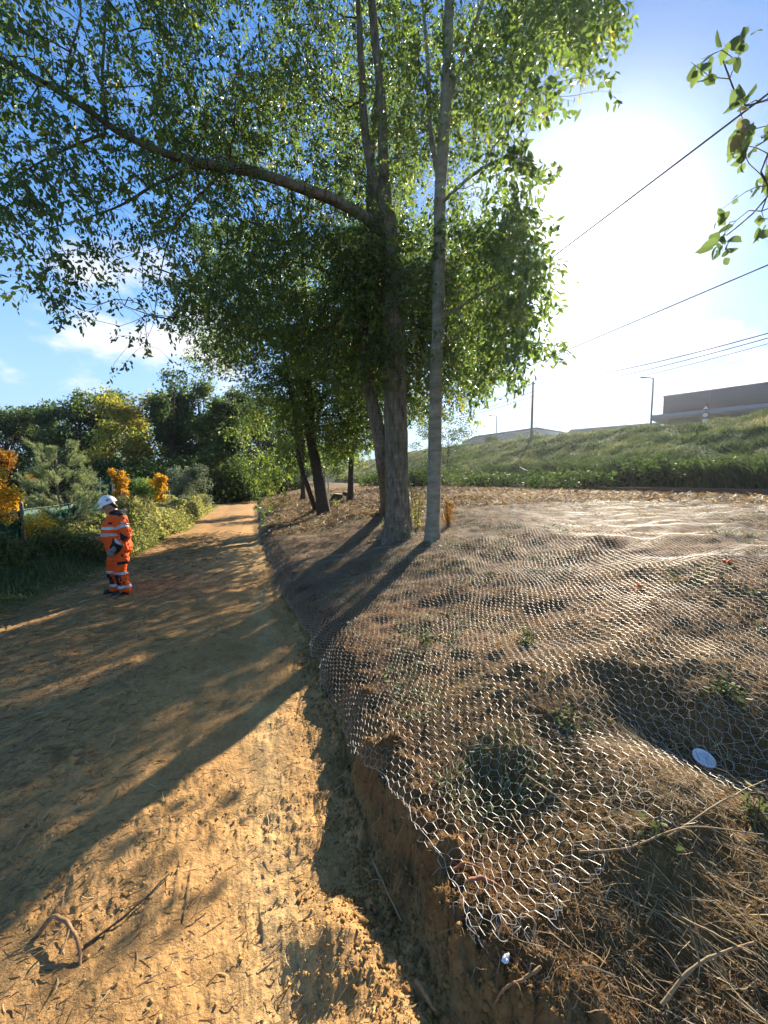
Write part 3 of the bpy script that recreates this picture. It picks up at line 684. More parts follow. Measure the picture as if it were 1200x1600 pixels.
# --- the tree outside the frame whose branch tips hang in at the top right
bD = np.array([4.6, 2.2, 0]); bD[2] = float(terrain(4.6, 2.2)) - .1
yD = 2.2
tipsD = [(1128, 78), (1110, 120), (1150, 100), (1165, 165), (1150, 215), (1185, 200), (1200, 240), (1170, 255), (1200, 290), (1165, 300), (1190, 330), (1150, 345), (1130, 368), (1215, 150), (1230, 260), (1230, 330), (1240, 210), (1160, 185), (1180, 230), (1210, 200)]
stemsD = [
    ([bD, bD + [.05, 0, 1.5], bD + [0, .1, 3.2], bD + [-.1, .2, 5.0], bD + [-.1, .3, 7.5]], [.16, .13, .11, .08, .03]),
    ([bD + [0, .1, 3.4], np.array([3.6, 2.2, 5.0]), np.array([2.9, 2.2, 5.0]), at(1240, 200, yD), at(1190, 215, yD)], [.05, .035, .022, .010, .004]),
    ([at(1262, 175, yD), at(1222, 150, yD), at(1165, 165, yD), at(1130, 95, yD)], [.008, .005, .004, .003]),
    ([at(1230, 205, yD), at(1215, 280, yD), at(1180, 330, yD), at(1135, 368, yD)], [.007, .005, .004, .003]),
]
g_ = np.random.default_rng(77)
cD = [at(u, v, yD + g_.uniform(-.08, .12)) for u, v in tipsD]
for k in range(420):
    p = bD + np.array([g_.normal(.6, 1.0), g_.normal(.3, 1.0), g_.uniform(3.2, 8)])
    if p[0] > p[1] * 1.12 + .35: cD.append(p)
tree('overhanging_tree', 'tree beyond the right edge whose big-leaved branch tips hang against the bright sky', 'tree', stemsD, np.array(cD), M['bark_grey'], M['leaf_near'],
     leaf=.070, n_per=8, seed=19, minz=2.6, twig=.13, width=.62, droop=.5, flare=.2, nside=14, fine=True)
# ------------------------------------------------------------------ litter, crumbs, grass (nobody could count them)
def gpos(n, seed, rmin, rmax, half=48, pw=1.6):
    g = np.random.default_rng(seed); a = np.radians(g.uniform(-half, half, n)); r = rmin + (rmax - rmin) * g.random(n) ** pw
    return r * np.sin(a), r * np.cos(a), g
def strands(name, x, y, g, lmin, lmax, wd, lift, m, tint, label, cat, up=.12, curve=.15, dirn=None, aniso=0.0, sink=.004, wscale=.0, lscale=.0):
    n = len(x); z = terrain(x, y, True)
    a = g.uniform(0, 2 * math.pi, n)
    if dirn is not None: a = np.where(g.random(n) < aniso, dirn + g.normal(0, .28, n), a)
    L = g.uniform(lmin, lmax, n) * (1 + lscale * np.hypot(x, y)); D = np.stack([np.cos(a), np.sin(a), g.normal(up, .16, n)], 1)
    side = np.stack([-np.sin(a), np.cos(a), g.normal(0, .3, n)], 1); dist = np.hypot(x, y); w = wd * g.uniform(.6, 1.5, n) * (1 + wscale * dist)
    bend = g.normal(0, curve, n)[:, None]; Nn = np.array([0, 0, 1.0])
    P0 = np.stack([x, y, z - sink + lift * g.random(n)], 1)
    # both ends follow the ground
    e = P0 + D * L[:, None]; ze = terrain(e[:, 0], e[:, 1]) ; z0 = terrain(x, y); e[:, 2] = P0[:, 2] + (ze - z0) + D[:, 2] * L
    mid = (P0 + e) / 2 + side * bend * L[:, None] + Nn * (np.abs(bend) * .35 * L[:, None])
    h = unit(np.cross(e - P0, np.stack([g.normal(0, .5, n), g.normal(0, .5, n), np.ones(n)], 1))) * w[:, None] * .5
    V = np.stack([P0 - h, P0 + h, mid + h, mid - h, e + h * .3, e - h * .3], 1).reshape(-1, 3)
    i = np.arange(n)[:, None] * 6; F = np.concatenate([i + [0, 1, 2, 3], i + [3, 2, 4, 5]])
    o = raw_mesh(name, V, F, m, tint=np.repeat(tint, 6)); tag(o, label, cat, kind='stuff'); return o
def crumbs(name, P, size, tint, label, g):
    n = len(P); ico = np.array([[0, 0, 1], [.9, 0, .3], [.28, .85, .3], [-.72, .53, .3], [-.72, -.53, .3], [.28, -.85, .3], [.72, .53, -.45], [-.28, .85, -.45], [-.9, 0, -.45], [-.28, -.85, -.45], [.72, -.53, -.45], [0, 0, -.7]])
    T = np.array([[0,1,2],[0,2,3],[0,3,4],[0,4,5],[0,5,1],[1,6,2],[2,7,3],[3,8,4],[4,9,5],[5,10,1],[2,6,7],[3,7,8],[4,8,9],[5,9,10],[1,10,6],[11,7,6],[11,8,7],[11,9,8],[11,10,9],[11,6,10]])
    a = g.uniform(0, 6.28, n); c, s_ = np.cos(a), np.sin(a)
    V = ico[None] * g.uniform(.35, 1.4, (n, 12, 1)) * (size[:, None, None] * g.uniform([.8, .6, .5], [1.3, 1.0, .9], (n, 1, 3)))
    V = np.stack([V[..., 0] * c[:, None] - V[..., 1] * s_[:, None], V[..., 0] * s_[:, None] + V[..., 1] * c[:, None], V[..., 2]], 2) + P[:, None]
    F = (np.arange(n)[:, None, None] * 12 + T[None]).reshape(-1, 3)
    o = raw_mesh(name, V.reshape(-1, 3), F, M['crumb'], tint=np.repeat(tint, 12, 0)); tag(o, label, 'soil crumbs', kind='stuff')
def scatter():
    # dead stems and strimmed grass over the bank
    x, y, g = gpos(330000, 41, .7, 17, 57, 1.35); s, t = st(x, y); q = s - foot(t)
    patch = fbm(x, y, 1.1, 3, 501)
    k = (q > .15) & (s < 13.2) & (g.random(len(x)) < np.clip(.6 + .55 * patch, .15, 1)); x, y = x[k], y[k]
    tn = np.clip(.30 + .30 * fbm(x, y, 1.4, 3, 511) + g.normal(0, .22, len(x)), 0, 1)
    strands('dry_stems', x, y, g, .012, .045, .0016, .008, M['straw'], tn, 'tangle of dead stems and cut straw lying under the netting', 'dead stems', up=.28, curve=.18, wscale=.28, lscale=.15, dirn=2.6, aniso=.25)
    x, y, g = gpos(60000, 42, 12, 34, 56, 1.0); s, t = st(x, y); q = s - foot(t); k = (q > .3) & (s < 13.3); x, y = x[k], y[k]
    tn = np.clip(.34 + .25 * fbm(x, y, .8, 3, 512) + g.normal(0, .2, len(x)), 0, 1)
    strands('far_stubble', x, y, g, .08, .25, .018, .02, M['straw'], tn, 'pale stubble on the far half of the bank', 'stubble', up=.35, wscale=.05)
    # green regrowth in patches
    x, y, g = gpos(60000, 43, .9, 15, 57, 1.2); s, t = st(x, y); q = s - foot(t)
    k = (q > .35) & (s < 13) & (fbm(x, y, 1.6, 2, 521) > .42); x, y = x[k], y[k]
    strands('green_regrowth', x, y, g, .03, .08, .005, .01, M['grass'], np.clip(g.normal(.6, .2, len(x)), 0, 1), 'patches of thin green regrowth between the dead stems', 'grass', up=.5, wscale=.2)
    # coarse stalks at the near right corner
    g = np.random.default_rng(44); x = g.uniform(.35, 2.2, 6000); y = g.uniform(.45, 2.2, 6000); s, t = st(x, y); q = s - foot(t)
    k = (q > .25) & (y < 2.3 - .1 * x) & (g.random(len(x)) < np.clip((x - .35) * 1.2, .1, 1)) & ((y < 1.35) | (x > .8)); x, y = x[k], y[k]
    strands('coarse_stalks', x, y, g, .03, .17, .0024, .03, M['straw'], np.clip(g.normal(.62, .22, len(x)), 0, 1), 'long bleached grass stalks strewn at the open end of the netting', 'dead grass', up=.10, curve=.12, dirn=2.45, aniso=.6)
    # chopped fibres trodden into the path
    x, y, g = gpos(120000, 45, 1.2, 16, 52, 1.3); s, t = st(x, y); q = s - foot(t); v = verge(t) - s
    k = (q < -.1) & (v < .3) & (g.random(len(x)) < np.clip(.12 + .80 * sst(-s, .2, 1.9), 0, 1)); x, y = x[k], y[k]
    strands('trodden_litter', x, y, g, .015, .07, .0024, .003, M['straw'], np.clip(g.normal(.48, .22, len(x)), 0, 1), 'shredded straw and bark fibres trodden into the earth path', 'litter', up=.02, curve=.10, dirn=.45, aniso=.6, wscale=.4, lscale=.2, sink=.002)
    # crumbs of soil
    x, y, g = gpos(50000, 46, 1.0, 6.5, 48, 1.1); s, t = st(x, y); q = s - foot(t)
    pr = np.where(q < -.02, .10 + .9 * np.exp(-((q + .18) / .22) ** 2) + .35 * sst(fbm(x, y, 1.7, 3, 191), .1, .6), .8 * np.exp(-((q - .12) / .3) ** 2) + .12)
    pr = np.maximum(pr, .8 * sst(t, 1.7, 1.2) * sst(s, -.3, .2) * (q < .6))
    k = (g.random(len(x)) < pr) & (verge(t) - s < 0); x, y, q = x[k], y[k], q[k]
    z = terrain(x, y, True); size = .0025 + .008 * g.random(len(x)) ** 4
    c = np.where((q < -.12)[:, None], [.52, .32, .12], [.27, .145, .05]) * g.uniform(.7, 1.15, (len(x), 1))
    crumbs('soil_crumbs', np.stack([x, y, z + size * .3], 1), size, c, 'loose crumbs of ochre and brown soil', g)
    # larger broken clods heaped at the foot of the cut
    n = 2600; t = np.concatenate([g.uniform(.55, 1.75, 1400), g.uniform(1.5, 4.5, 1200)]); s = foot(t) + np.concatenate([g.normal(-.06, .13, 1400), g.normal(-.05, .07, 1200)])
    x, y = xy(s, t); z = terrain(x, y, True); size = .004 + .016 * g.random(n) ** 5
    crumbs('broken_clods', np.stack([x, y, z + size * .25], 1), size, np.array([.34, .185, .065]) * g.uniform(.6, 1.1, (n, 1)), 'heap of broken clods along the foot of the cut bank', g)
    # roots and fibres hanging out of the cut face
    n = 2600; t = g.uniform(.5, 6, n); s = foot(t) + g.uniform(.02, .3, n); x, y = xy(s, t)
    strands('hair_roots', x, y, g, .03, .11, .0022, .01, M['straw'], np.clip(g.normal(.4, .2, n), 0, 1), 'fine roots dangling from the freshly cut soil face', 'roots', up=-.15, curve=.25)
    # verge and the grass beyond
    def blades(name, x, y, hgt, wd, tint, label, m=M['grass'], lean=.35, g=g, cat='grass'):
        n = len(x); z = terrain(x, y); a = g.uniform(0, 6.28, n); l = g.normal(0, lean, (n, 2)); H = hgt * g.uniform(.55, 1.25, n)
        P = np.stack([x, y, z - .03], 1); d1 = np.stack([l[:, 0] * H * .35, l[:, 1] * H * .35, H * .55], 1); d2 = np.stack([l[:, 0] * H, l[:, 1] * H, H * .92], 1)
        h = np.stack([np.cos(a), np.sin(a), 0 * a], 1) * (wd * g.uniform(.6, 1.4, n) * .5)[:, None]
        V = np.stack([P - h, P + h, P + d1 + h * .8, P + d1 - h * .8, P + d2], 1).reshape(-1, 3); i = np.arange(n)[:, None] * 5
        o = raw_mesh(name, V, [i + [3, 2, 4], i + [0, 1, 2, 3]], m, tint=np.repeat(np.clip(tint, 0, 1), 5)); tag(o, label, cat, kind='stuff'); return o
    n = 30000; t = .5 + 24 * g.random(n) ** 1.5; v = g.random(n) ** .8 * 2.3; s = verge(t) - v - .02; x, y = xy(s, t)
    hg = .08 + .24 * sst(v, .15, 1.1) * (1 + .3 * fbm(x, y, .9, 2, 531))
    blades('verge_grass', x, y, hg, .009 + .0006 * t, .72 + .25 * fbm(x, y, .7, 3, 541) + g.normal(0, .15, n), 'rough grass and dry stalks on the verge left of the path')
    n = 26000; t = 1 + 75 * g.random(n) ** 1.2; s = verge(t) - 2.2 - 30 * g.random(n); x, y = xy(s, t); k = (x > -1.1 * y) & (y > 3); x, y = x[k], y[k]
    blades('meadow_grass', x, y, np.full(len(x), .22), .03, .5 + .2 * fbm(x, y, .3, 2, 551) + g.normal(0, .1, len(x)), 'short green grass behind the fence')
    # the far embankment: long grass in tussocks, taller weeds along its foot
    n = 170000; s = 17.6 + 14.5 * g.random(n); t = -2 + 92 * g.random(n) ** 1.35; x, y = xy(s, t); k = (np.abs(x) < y * 1.05); x, y, s, t = x[k], y[k], s[k], t[k]
    tus = fbm(x, y, .9, 3, 561) * .7; lowb = sst(s, 21.5, 18.5)
    hg = .18 + .38 * np.clip(tus, -.2, 1) + .75 * lowb * (1 + .4 * tus)
    blades('embankment_grass', x, y, hg, .055 + .045 * lowb, .46 + .42 * fbm(x, y, .25, 3, 571) + .2 * fbm(x, y, 1.1, 2, 572) - .38 * lowb + g.normal(0, .13, len(x)), 'long rough grass covering the green embankment beyond the railway', lean=.5)
scatter()
# ------------------------------------------------------------------ the wood on the left
def crown_tree(name, label, x, y, h, w, tones, seed, n=1500, clump=.42, trunk=.18, low=.12, group=None, cat='tree', leafmat=None, shape=1.0, k=5):
    g = np.random.default_rng(seed); z0 = float(terrain(x, y)) - .1; root = empty(name, (x, y, z0)); tag(root, label, cat, group)
    # a crown of overlapping boughs, each a shell of leaf clumps
    nb = 26; c = np.stack([g.normal(0, .27, nb) * w, g.normal(0, .27, nb) * w, h * (low + .12 + (.80 - low) * g.random(nb) ** .8)], 1)
    taper = np.clip(1.15 - (c[:, 2] / h) * shape * .55, .35, 1); c[:, :2] *= taper[:, None]; br = w * g.uniform(.10, .25, nb) * taper
    bi = g.integers(0, nb, n); d = unit(g.normal(0, 1, (n, 3))); rr = (g.random(n) ** .35)[:, None]
    P = c[bi] + d * rr * br[bi][:, None] * [1, 1, .8]; P[:, 2] = np.clip(P[:, 2], h * low * .4, h * 1.02)
    if y > 16: P = gaps(P + [x, y, z0]) - [x, y, z0]; n = len(P)
    m = n * k; B = np.repeat(P, k, 0) + g.normal(0, clump * .5, (m, 3)); A = unit(g.normal(0, 1, (m, 3)) + [0, 0, -.2]); N_ = unit(np.cross(A, g.normal(0, 1, (m, 3)))); 
    S_ = np.cross(A, N_); L = (clump * g.uniform(.35, .8, m))[:, None]
    V = np.stack([B, B + A * L * .45 + S_ * L * .28, B + A * L, B + A * L * .5 - S_ * L * .3 + N_ * L * .1], 1).reshape(-1, 3); F = np.arange(m)[:, None] * 4 + [0, 1, 2, 3]
    tn = tones[0] + tones[1] * (fbm(P[:, 0] + x, P[:, 1] + P[:, 2], 1.2 / w * 3, 3, seed)) + g.normal(0, .10, n)
    raw_mesh('crown', V, F, leafmat or M['leaf_far'], root, tint=np.repeat(np.clip(np.repeat(tn, k) + g.normal(0, .06, m), 0, 1), 4))
    lean = g.normal(0, .04, 2) * h
    Q = smooth_path([(0, 0, 0), (lean[0] * .3, lean[1] * .3, h * .35), (lean[0], lean[1], h * .8)], 14); V, F = bark_trunk(Q, np.linspace(trunk, trunk * .3, 14), 12, seed, .3)
    raw_mesh('trunk', V, F, M['bark_dark'], root, smooth=True)
    j = g.integers(4, 12, nb); A_ = Q[j]; V, F = frusta(A_, c, np.full(nb, trunk * .28), np.full(nb, trunk * .08), 6); raw_mesh('limbs', V, F, M['bark_dark'], root, smooth=True)
    return root
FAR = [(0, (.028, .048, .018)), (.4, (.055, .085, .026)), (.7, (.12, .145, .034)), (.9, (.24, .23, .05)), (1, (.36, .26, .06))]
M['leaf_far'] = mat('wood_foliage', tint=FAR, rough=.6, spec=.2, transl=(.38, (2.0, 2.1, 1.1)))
GOLD = [(0, (.20, .10, .02)), (.35, (.42, .20, .02)), (.7, (.60, .36, .03)), (1, (.60, .48, .06))]
M['leaf_gold'] = mat('autumn_foliage', tint=GOLD, rough=.5, spec=.25, transl=(.42, (1.5, 1.4, 1.0)))
SILV = [(0, (.07, .10, .06)), (.6, (.15, .19, .12)), (1, (.26, .30, .18))]
M['leaf_silver'] = mat('silvery_foliage', tint=SILV, rough=.6, transl=(.30, (1.5, 1.5, 1.2)))
OLIVE = [(0, (.09, .12, .03)), (.5, (.18, .20, .075)), (1, (.38, .36, .16))]
M['leaf_hedge'] = mat('hedge_foliage', tint=OLIVE, rough=.55, transl=(.42, (1.6, 1.6, 1.0)))
def top(u, v, y): p = at(u, v, y); return p[0], p[2]
WOOD = [ # u, v of the top, forward distance, width, tones, how it looks
    (-70, 640, 47, 12, (.35, .15), 'dark green wood tree at the left edge of the frame, behind the orange tree'),
    (5, 632, 43, 9, (.42, .18), 'olive green wood tree with a lit flat top, left of the pine'),
    (62, 628, 47, 10, (.30, .2), 'brownish wood tree with thin lit top twigs, directly above the pine'),
    (118, 622, 43, 9, (.38, .22), 'dull green wood tree between the brownish one and the yellowing one'),
    (168, 606, 46, 8, (.50, .2), 'mid green wood tree left of the yellowing one'),
    (205, 598, 40, 9, (.86, .12), 'yellowing tree glowing lime green in the middle of the wood'),
    (262, 588, 38, 9, (.22, .14), 'tall very dark tree right of the yellowing one'),
    (315, 592, 41, 10, (.40, .22), 'tall tree with a sunlit olive cap, right of the very dark one'),
    (350, 620, 34, 7, (.30, .2), 'dark tree where the wood meets the path, left side'),
    (385, 600, 46, 9, (.22, .2), 'dim tree straight over the far end of the path'),
    (430, 640, 52, 9, (.15, .15), 'wood tree seen behind the twin-stemmed tree'),
    (470, 650, 60, 9, (.35, .2), 'lighter wood tree just right of the far end of the path'),
    (505, 690, 70, 9, (.70, .2), 'small pale tree at the end of the embankment'),
]
for i, (u, v, y, w, tn, lb) in enumerate(WOOD):
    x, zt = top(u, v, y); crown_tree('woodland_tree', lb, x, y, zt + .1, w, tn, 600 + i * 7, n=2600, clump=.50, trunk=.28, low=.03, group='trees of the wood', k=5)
# two more trees on the bank beyond the twin-stemmed one
for i, (u, v, y, w, tn, lb) in enumerate([(545, 500, 19, 3.6, (.55, .2), 'bright back-lit tree further along the bank, seen between the twin stems and the thickest trunk'), (470, 560, 25, 4, (.3, .2), 'back-lit tree at the far end of the bank, left of the brightest one')]):
    x, zt = top(u, v, y); crown_tree('bank_tree', lb, x, y, zt + .1, w, tn, 760 + i, n=2600, clump=.26, trunk=.16, low=.12, k=7, leafmat=M['leaf'])
# shaded undergrowth that closes the wood at eye level
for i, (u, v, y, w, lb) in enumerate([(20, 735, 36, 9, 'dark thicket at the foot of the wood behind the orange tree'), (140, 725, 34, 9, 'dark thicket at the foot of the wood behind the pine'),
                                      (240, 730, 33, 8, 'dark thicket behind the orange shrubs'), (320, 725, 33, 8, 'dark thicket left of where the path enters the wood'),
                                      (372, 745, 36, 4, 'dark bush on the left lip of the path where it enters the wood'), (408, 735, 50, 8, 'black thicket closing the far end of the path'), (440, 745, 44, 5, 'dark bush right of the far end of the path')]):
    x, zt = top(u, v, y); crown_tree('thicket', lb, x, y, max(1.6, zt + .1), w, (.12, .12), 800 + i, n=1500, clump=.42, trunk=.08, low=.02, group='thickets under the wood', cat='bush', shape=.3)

# small trees and shrubs in front of the wood
x, zt = top(185, 742, 19); crown_tree('autumn_shrub', 'upright orange shrub just behind the worker’s helmet', x, 19, zt + .3, .6, (.50, .25), 901, n=900, clump=.13, trunk=.04, low=.05, cat='shrub', leafmat=M['leaf_gold'], shape=.9, k=8)
x, zt = top(252, 748, 20); crown_tree('autumn_shrub', 'yellow and orange shrub right of the worker, left of the silvery shrub', x, 20, zt + .3, .7, (.72, .25), 902, n=900, clump=.13, trunk=.04, low=.05, cat='shrub', leafmat=M['leaf_gold'], shape=.9, k=8)
x, zt = top(286, 734, 23); crown_tree('silvery_shrub', 'rounded grey-green shrub in front of the dark wood', x, 23, zt + .2, 2.4, (.5, .3), 903, n=1500, clump=.16, trunk=.05, low=.02, cat='shrub', leafmat=M['leaf_silver'], shape=.7, k=8)
x, zt = top(222, 752, 22); crown_tree('green_shrub', 'low green shrub between the two orange shrubs', x, 22, zt + .1, 1.8, (.45, .3), 904, n=900, clump=.15, trunk=.04, low=.02, cat='shrub', leafmat=M['leaf'], shape=.7, k=8)
x, zt = top(-28, 745, 7.9); crown_tree('autumn_tree', 'young tree with glowing yellow and orange leaves at the left edge', x, 7.9, zt + .2, 1.15, (.80, .25), 905, n=1700, clump=.10, trunk=.04, low=.12, leafmat=M['leaf_gold'], shape=.55, k=9)
x, zt = top(-20, 705, 14); crown_tree('autumn_tree', 'dim russet tree standing behind the yellow one at the left edge', x, 14, zt + .2, 1.5, (.02, .10), 906, n=1100, clump=.16, trunk=.05, low=.1, leafmat=M['leaf_gold'], shape=.8, k=7)

# the hedge of brambles and weeds beside the path
def hedge():
    g = np.random.default_rng(61)
    for i, (t0, t1, hh, tone, lb, ls) in enumerate([(8.6, 10.6, .75, .25, 'leafy bramble clump right in front of the worker', .07), (10.4, 14.0, 1.05, .55, 'sunlit yellow-green bramble hedge behind the worker', .075),
                                                    (13.8, 18.5, 1.0, .75, 'bright green weed hedge along the left of the path', .08), (18.5, 27, .95, .85, 'pale dry weeds at the far end of the path edge', .09)]):
        n = int((t1 - t0) * 1500); t = g.uniform(t0, t1, n); c = fbm(t, t * 0, .9, 2, 620 + i)
        v = g.random(n) * 1.5 + .05; s = verge(t) - v - .1 - (1.0 if i == 0 else 0); x, y = xy(s, t); z = terrain(x, y); hm = hh * (.75 + .35 * fbm(x, y, .9, 3, 630)) * sst(v, 0, .4)
        P = np.stack([x, y, z + hm * (1 - .75 * g.random(n) ** 2)], 1)
        V, F, T = leaves(None, P, g.normal(0, 1, (n, 3)), ls, g, 5, .10, .6, .1, .1)
        root = empty('bramble_hedge', (0, 0, 0)); b = P.mean(0); b[2] = z.min(); root.location = b
        tag(root, lb, 'hedge', 'weed hedge beside the path')
        raw_mesh('foliage', V - b, F, M['leaf_hedge'], root, tint=np.repeat(np.clip(tone + g.normal(0, .2, n * 5), 0, 1), 6))
        k = g.random(n) < .12; A = np.stack([x[k], y[k], z[k] - .05], 1); B = A + np.stack([g.normal(0, .12, k.sum()), g.normal(0, .12, k.sum()), hm[k] * 1.15 + .1], 1)
        V, F = frusta(A, B, np.full(k.sum(), .005), np.full(k.sum(), .002), 4); raw_mesh('stems', V - b, F, M['straw'], root, tint=np.full(len(V), .7))
hedge()

# the young pine
def pine(u, vtop, y):
    x, zt = top(u, vtop, y); z0 = float(terrain(x, y)) - .05; H = zt - z0; g = np.random.default_rng(91)
    root = empty('pine_tree', (x, y, z0)); tag(root, 'young open-grown pine with bottle-brush shoots behind the fence post', 'pine tree')
    Q = smooth_path([(.45, 0, 0), (.32, 0, H * .18), (.06, .02, H * .38), (-.02, 0, H * .6), (0, 0, H * .8), (.0, 0, H * .97)], 30); rr = np.linspace(.055, .012, 30)
    V, F = bark_trunk(Q, rr, 12, 3, .2); raw_mesh('trunk', V, F, M['bark_pale'], root, smooth=True)
    A = []; B = []; ra = []; sh = [(Q[-3], Q[-1] + [0, 0, .04])]
    for k in range(62):
        f = g.uniform(.12, .93) if k > 10 else g.uniform(.12, .4); p = Q[int(f * 29)]; a = g.uniform(0, 6.28); L = (1.05 - f * .72) * 1.38 * g.uniform(.7, 1.1)
        d = np.array([math.cos(a), math.sin(a), .25 + .5 * f]); m = p + d * L * .5; e = m + unit(d + np.array([0, 0, .45])) * L * .5
        A += [p, m]; B += [m, e]; ra += [.014, .010]; sh.append((m + (e - m) * .35, e + (e - m) * .15))
        for _ in range(4):
            q = p + (e - p) * g.uniform(.35, .9); d2 = unit(d + g.normal(0, .6, 3) + [0, 0, .3]); e2 = q + d2 * L * .38; A.append(q); B.append(e2); ra.append(.006); sh.append((q + (e2 - q) * .3, e2))
    V, F = frusta(A, B, ra, np.array(ra) * .7, 6); raw_mesh('branches', V, F, M['bark_grey'], root, smooth=True)
    P = []; D = []
    for a_, b_ in sh:
        a_ = np.array(a_); b_ = np.array(b_); ax = unit(b_ - a_); n = 85; f = g.random(n)[:, None]; P.append(a_ + (b_ - a_) * f)
        D.append(unit(ax * .9 + unit(g.normal(0, 1, (n, 3))) * .85))
    P = np.concatenate(P); D = np.concatenate(D); n = len(P); L = g.uniform(.07, .12, n)[:, None]; S_ = unit(np.cross(D, g.normal(0, 1, (n, 3)))) * .0035
    V = np.stack([P - S_, P + S_, P + D * L + S_ * .4, P + D * L - S_ * .4], 1).reshape(-1, 3)
    raw_mesh('needles', V, np.arange(n)[:, None] * 4 + [0, 1, 2, 3], mat('pine_needles', tint=[(0, (.13, .17, .07)), (.5, (.30, .36, .17)), (1, (.46, .50, .27))], rough=.5, transl=(.25, (1.4, 1.4, 1.0))), root, tint=np.repeat(g.random(n), 4))
pine(86, 695, 10.6)

# ------------------------------------------------------------------ fence with its green windbreak netting
def fence():
    g = np.random.default_rng(5); s0 = -4.95; ts = [4.6, 7.15, 10.6, 14.1, 17.6]
    p0 = xy(s0, ts[0]); root = empty('wire_fence', (p0[0], p0[1], float(terrain(*p0)))); b0 = np.array(root.location)
    tag(root, 'low fence of grey posts hung with green windbreak mesh left of the path', 'fence')
    galv = mat('grey_fence_post', base=(.20, .23, .25), rough=.6, metal=.3, noise=(25, 4, .4, (.12, .14, .15)))
    screen = mat('green_windbreak', base=(.012, .11, .070), rough=.6, noise=((60, 60, 60), 3, .5, (.006, .06, .04)), transl=(.35, (1.6, 1.6, 1.6)))
    for t in ts:
        x, y = xy(s0, t); z = float(terrain(x, y)); b = MB(); b.tube([(0, 0, -.1), (0, 0, 1.0), (0, 0, 1.36)], .035, 10); b.tube([(0, 0, 1.36), (0, 0, 1.385)], [.038, .02], 10)
        b.build('post', galv, root, True, (x - b0[0], y - b0[1], z - b0[2]))
    nx, nz = 160, 9; tt = np.linspace(ts[0] - 1.5, ts[-1], nx); T_, Z_ = np.meshgrid(tt, np.linspace(0, 1, nz), indexing='ij'); off = .05 + .03 * fbm(T_, Z_, 1.5, 3, 3)
    x, y = xy(s0 - off, T_); z = terrain(x, y) + .10 + Z_ * (1.06 + .04 * fbm(T_, T_ * 0, 1.1, 2, 4))
    V = np.stack([x, y, z], 2).reshape(-1, 3) - b0; i = np.arange(nx - 1)[:, None] * nz; j = np.arange(nz - 1)[None]; F = np.stack([i + j, i + nz + j, i + nz + j + 1, i + j + 1], 2).reshape(-1, 4)
    o = raw_mesh('windbreak_mesh', V, F, screen, root, smooth=True); md = o.modifiers.new('thickness', 'SOLIDIFY'); md.thickness = .004
    b = MB()
    for h in (.35, .8, 1.2):
        P = np.array([[*xy(s0 - .01, t), 0] for t in np.linspace(ts[0] - 1.5, ts[-1], 40)]); P[:, 2] = terrain(P[:, 0], P[:, 1]) + h; b2 = MB(); b2.tube(P - b0, .0022, 4); b2.build('line_wire', M['wire'], root)
fence()
def tall_screen():
    galv = mat('grey_court_post', base=(.28, .31, .30), rough=.6, metal=.3); sc_ = mat('dark_green_screen', base=(.008, .07, .045), rough=.7, noise=(30, 3, .5, (.004, .04, .03)))
    y0 = 21.0; xs = [top(u, 770, y0)[0] for u in (118, 140, 158, 176)]
    z0 = float(terrain(xs[0], y0)); root = empty('sports_screen', (xs[0], y0, z0)); tag(root, 'taller dark green mesh screen on thin posts, between the pine and the worker', 'screen')
    H = 2.0
    for x in xs: b = MB(); b.tube([(x - xs[0], 0, -.1), (x - xs[0], 0, H * .5), (x - xs[0], 0, H)], .03, 8); b.build('post', galv, root, True)
    b = MB(); b.box(((xs[-1] - xs[0]) / 2, .06, H * .5), (xs[-1] - xs[0] + .1, .03, H - .15)); b.build('mesh_panel', sc_, root)
tall_screen()

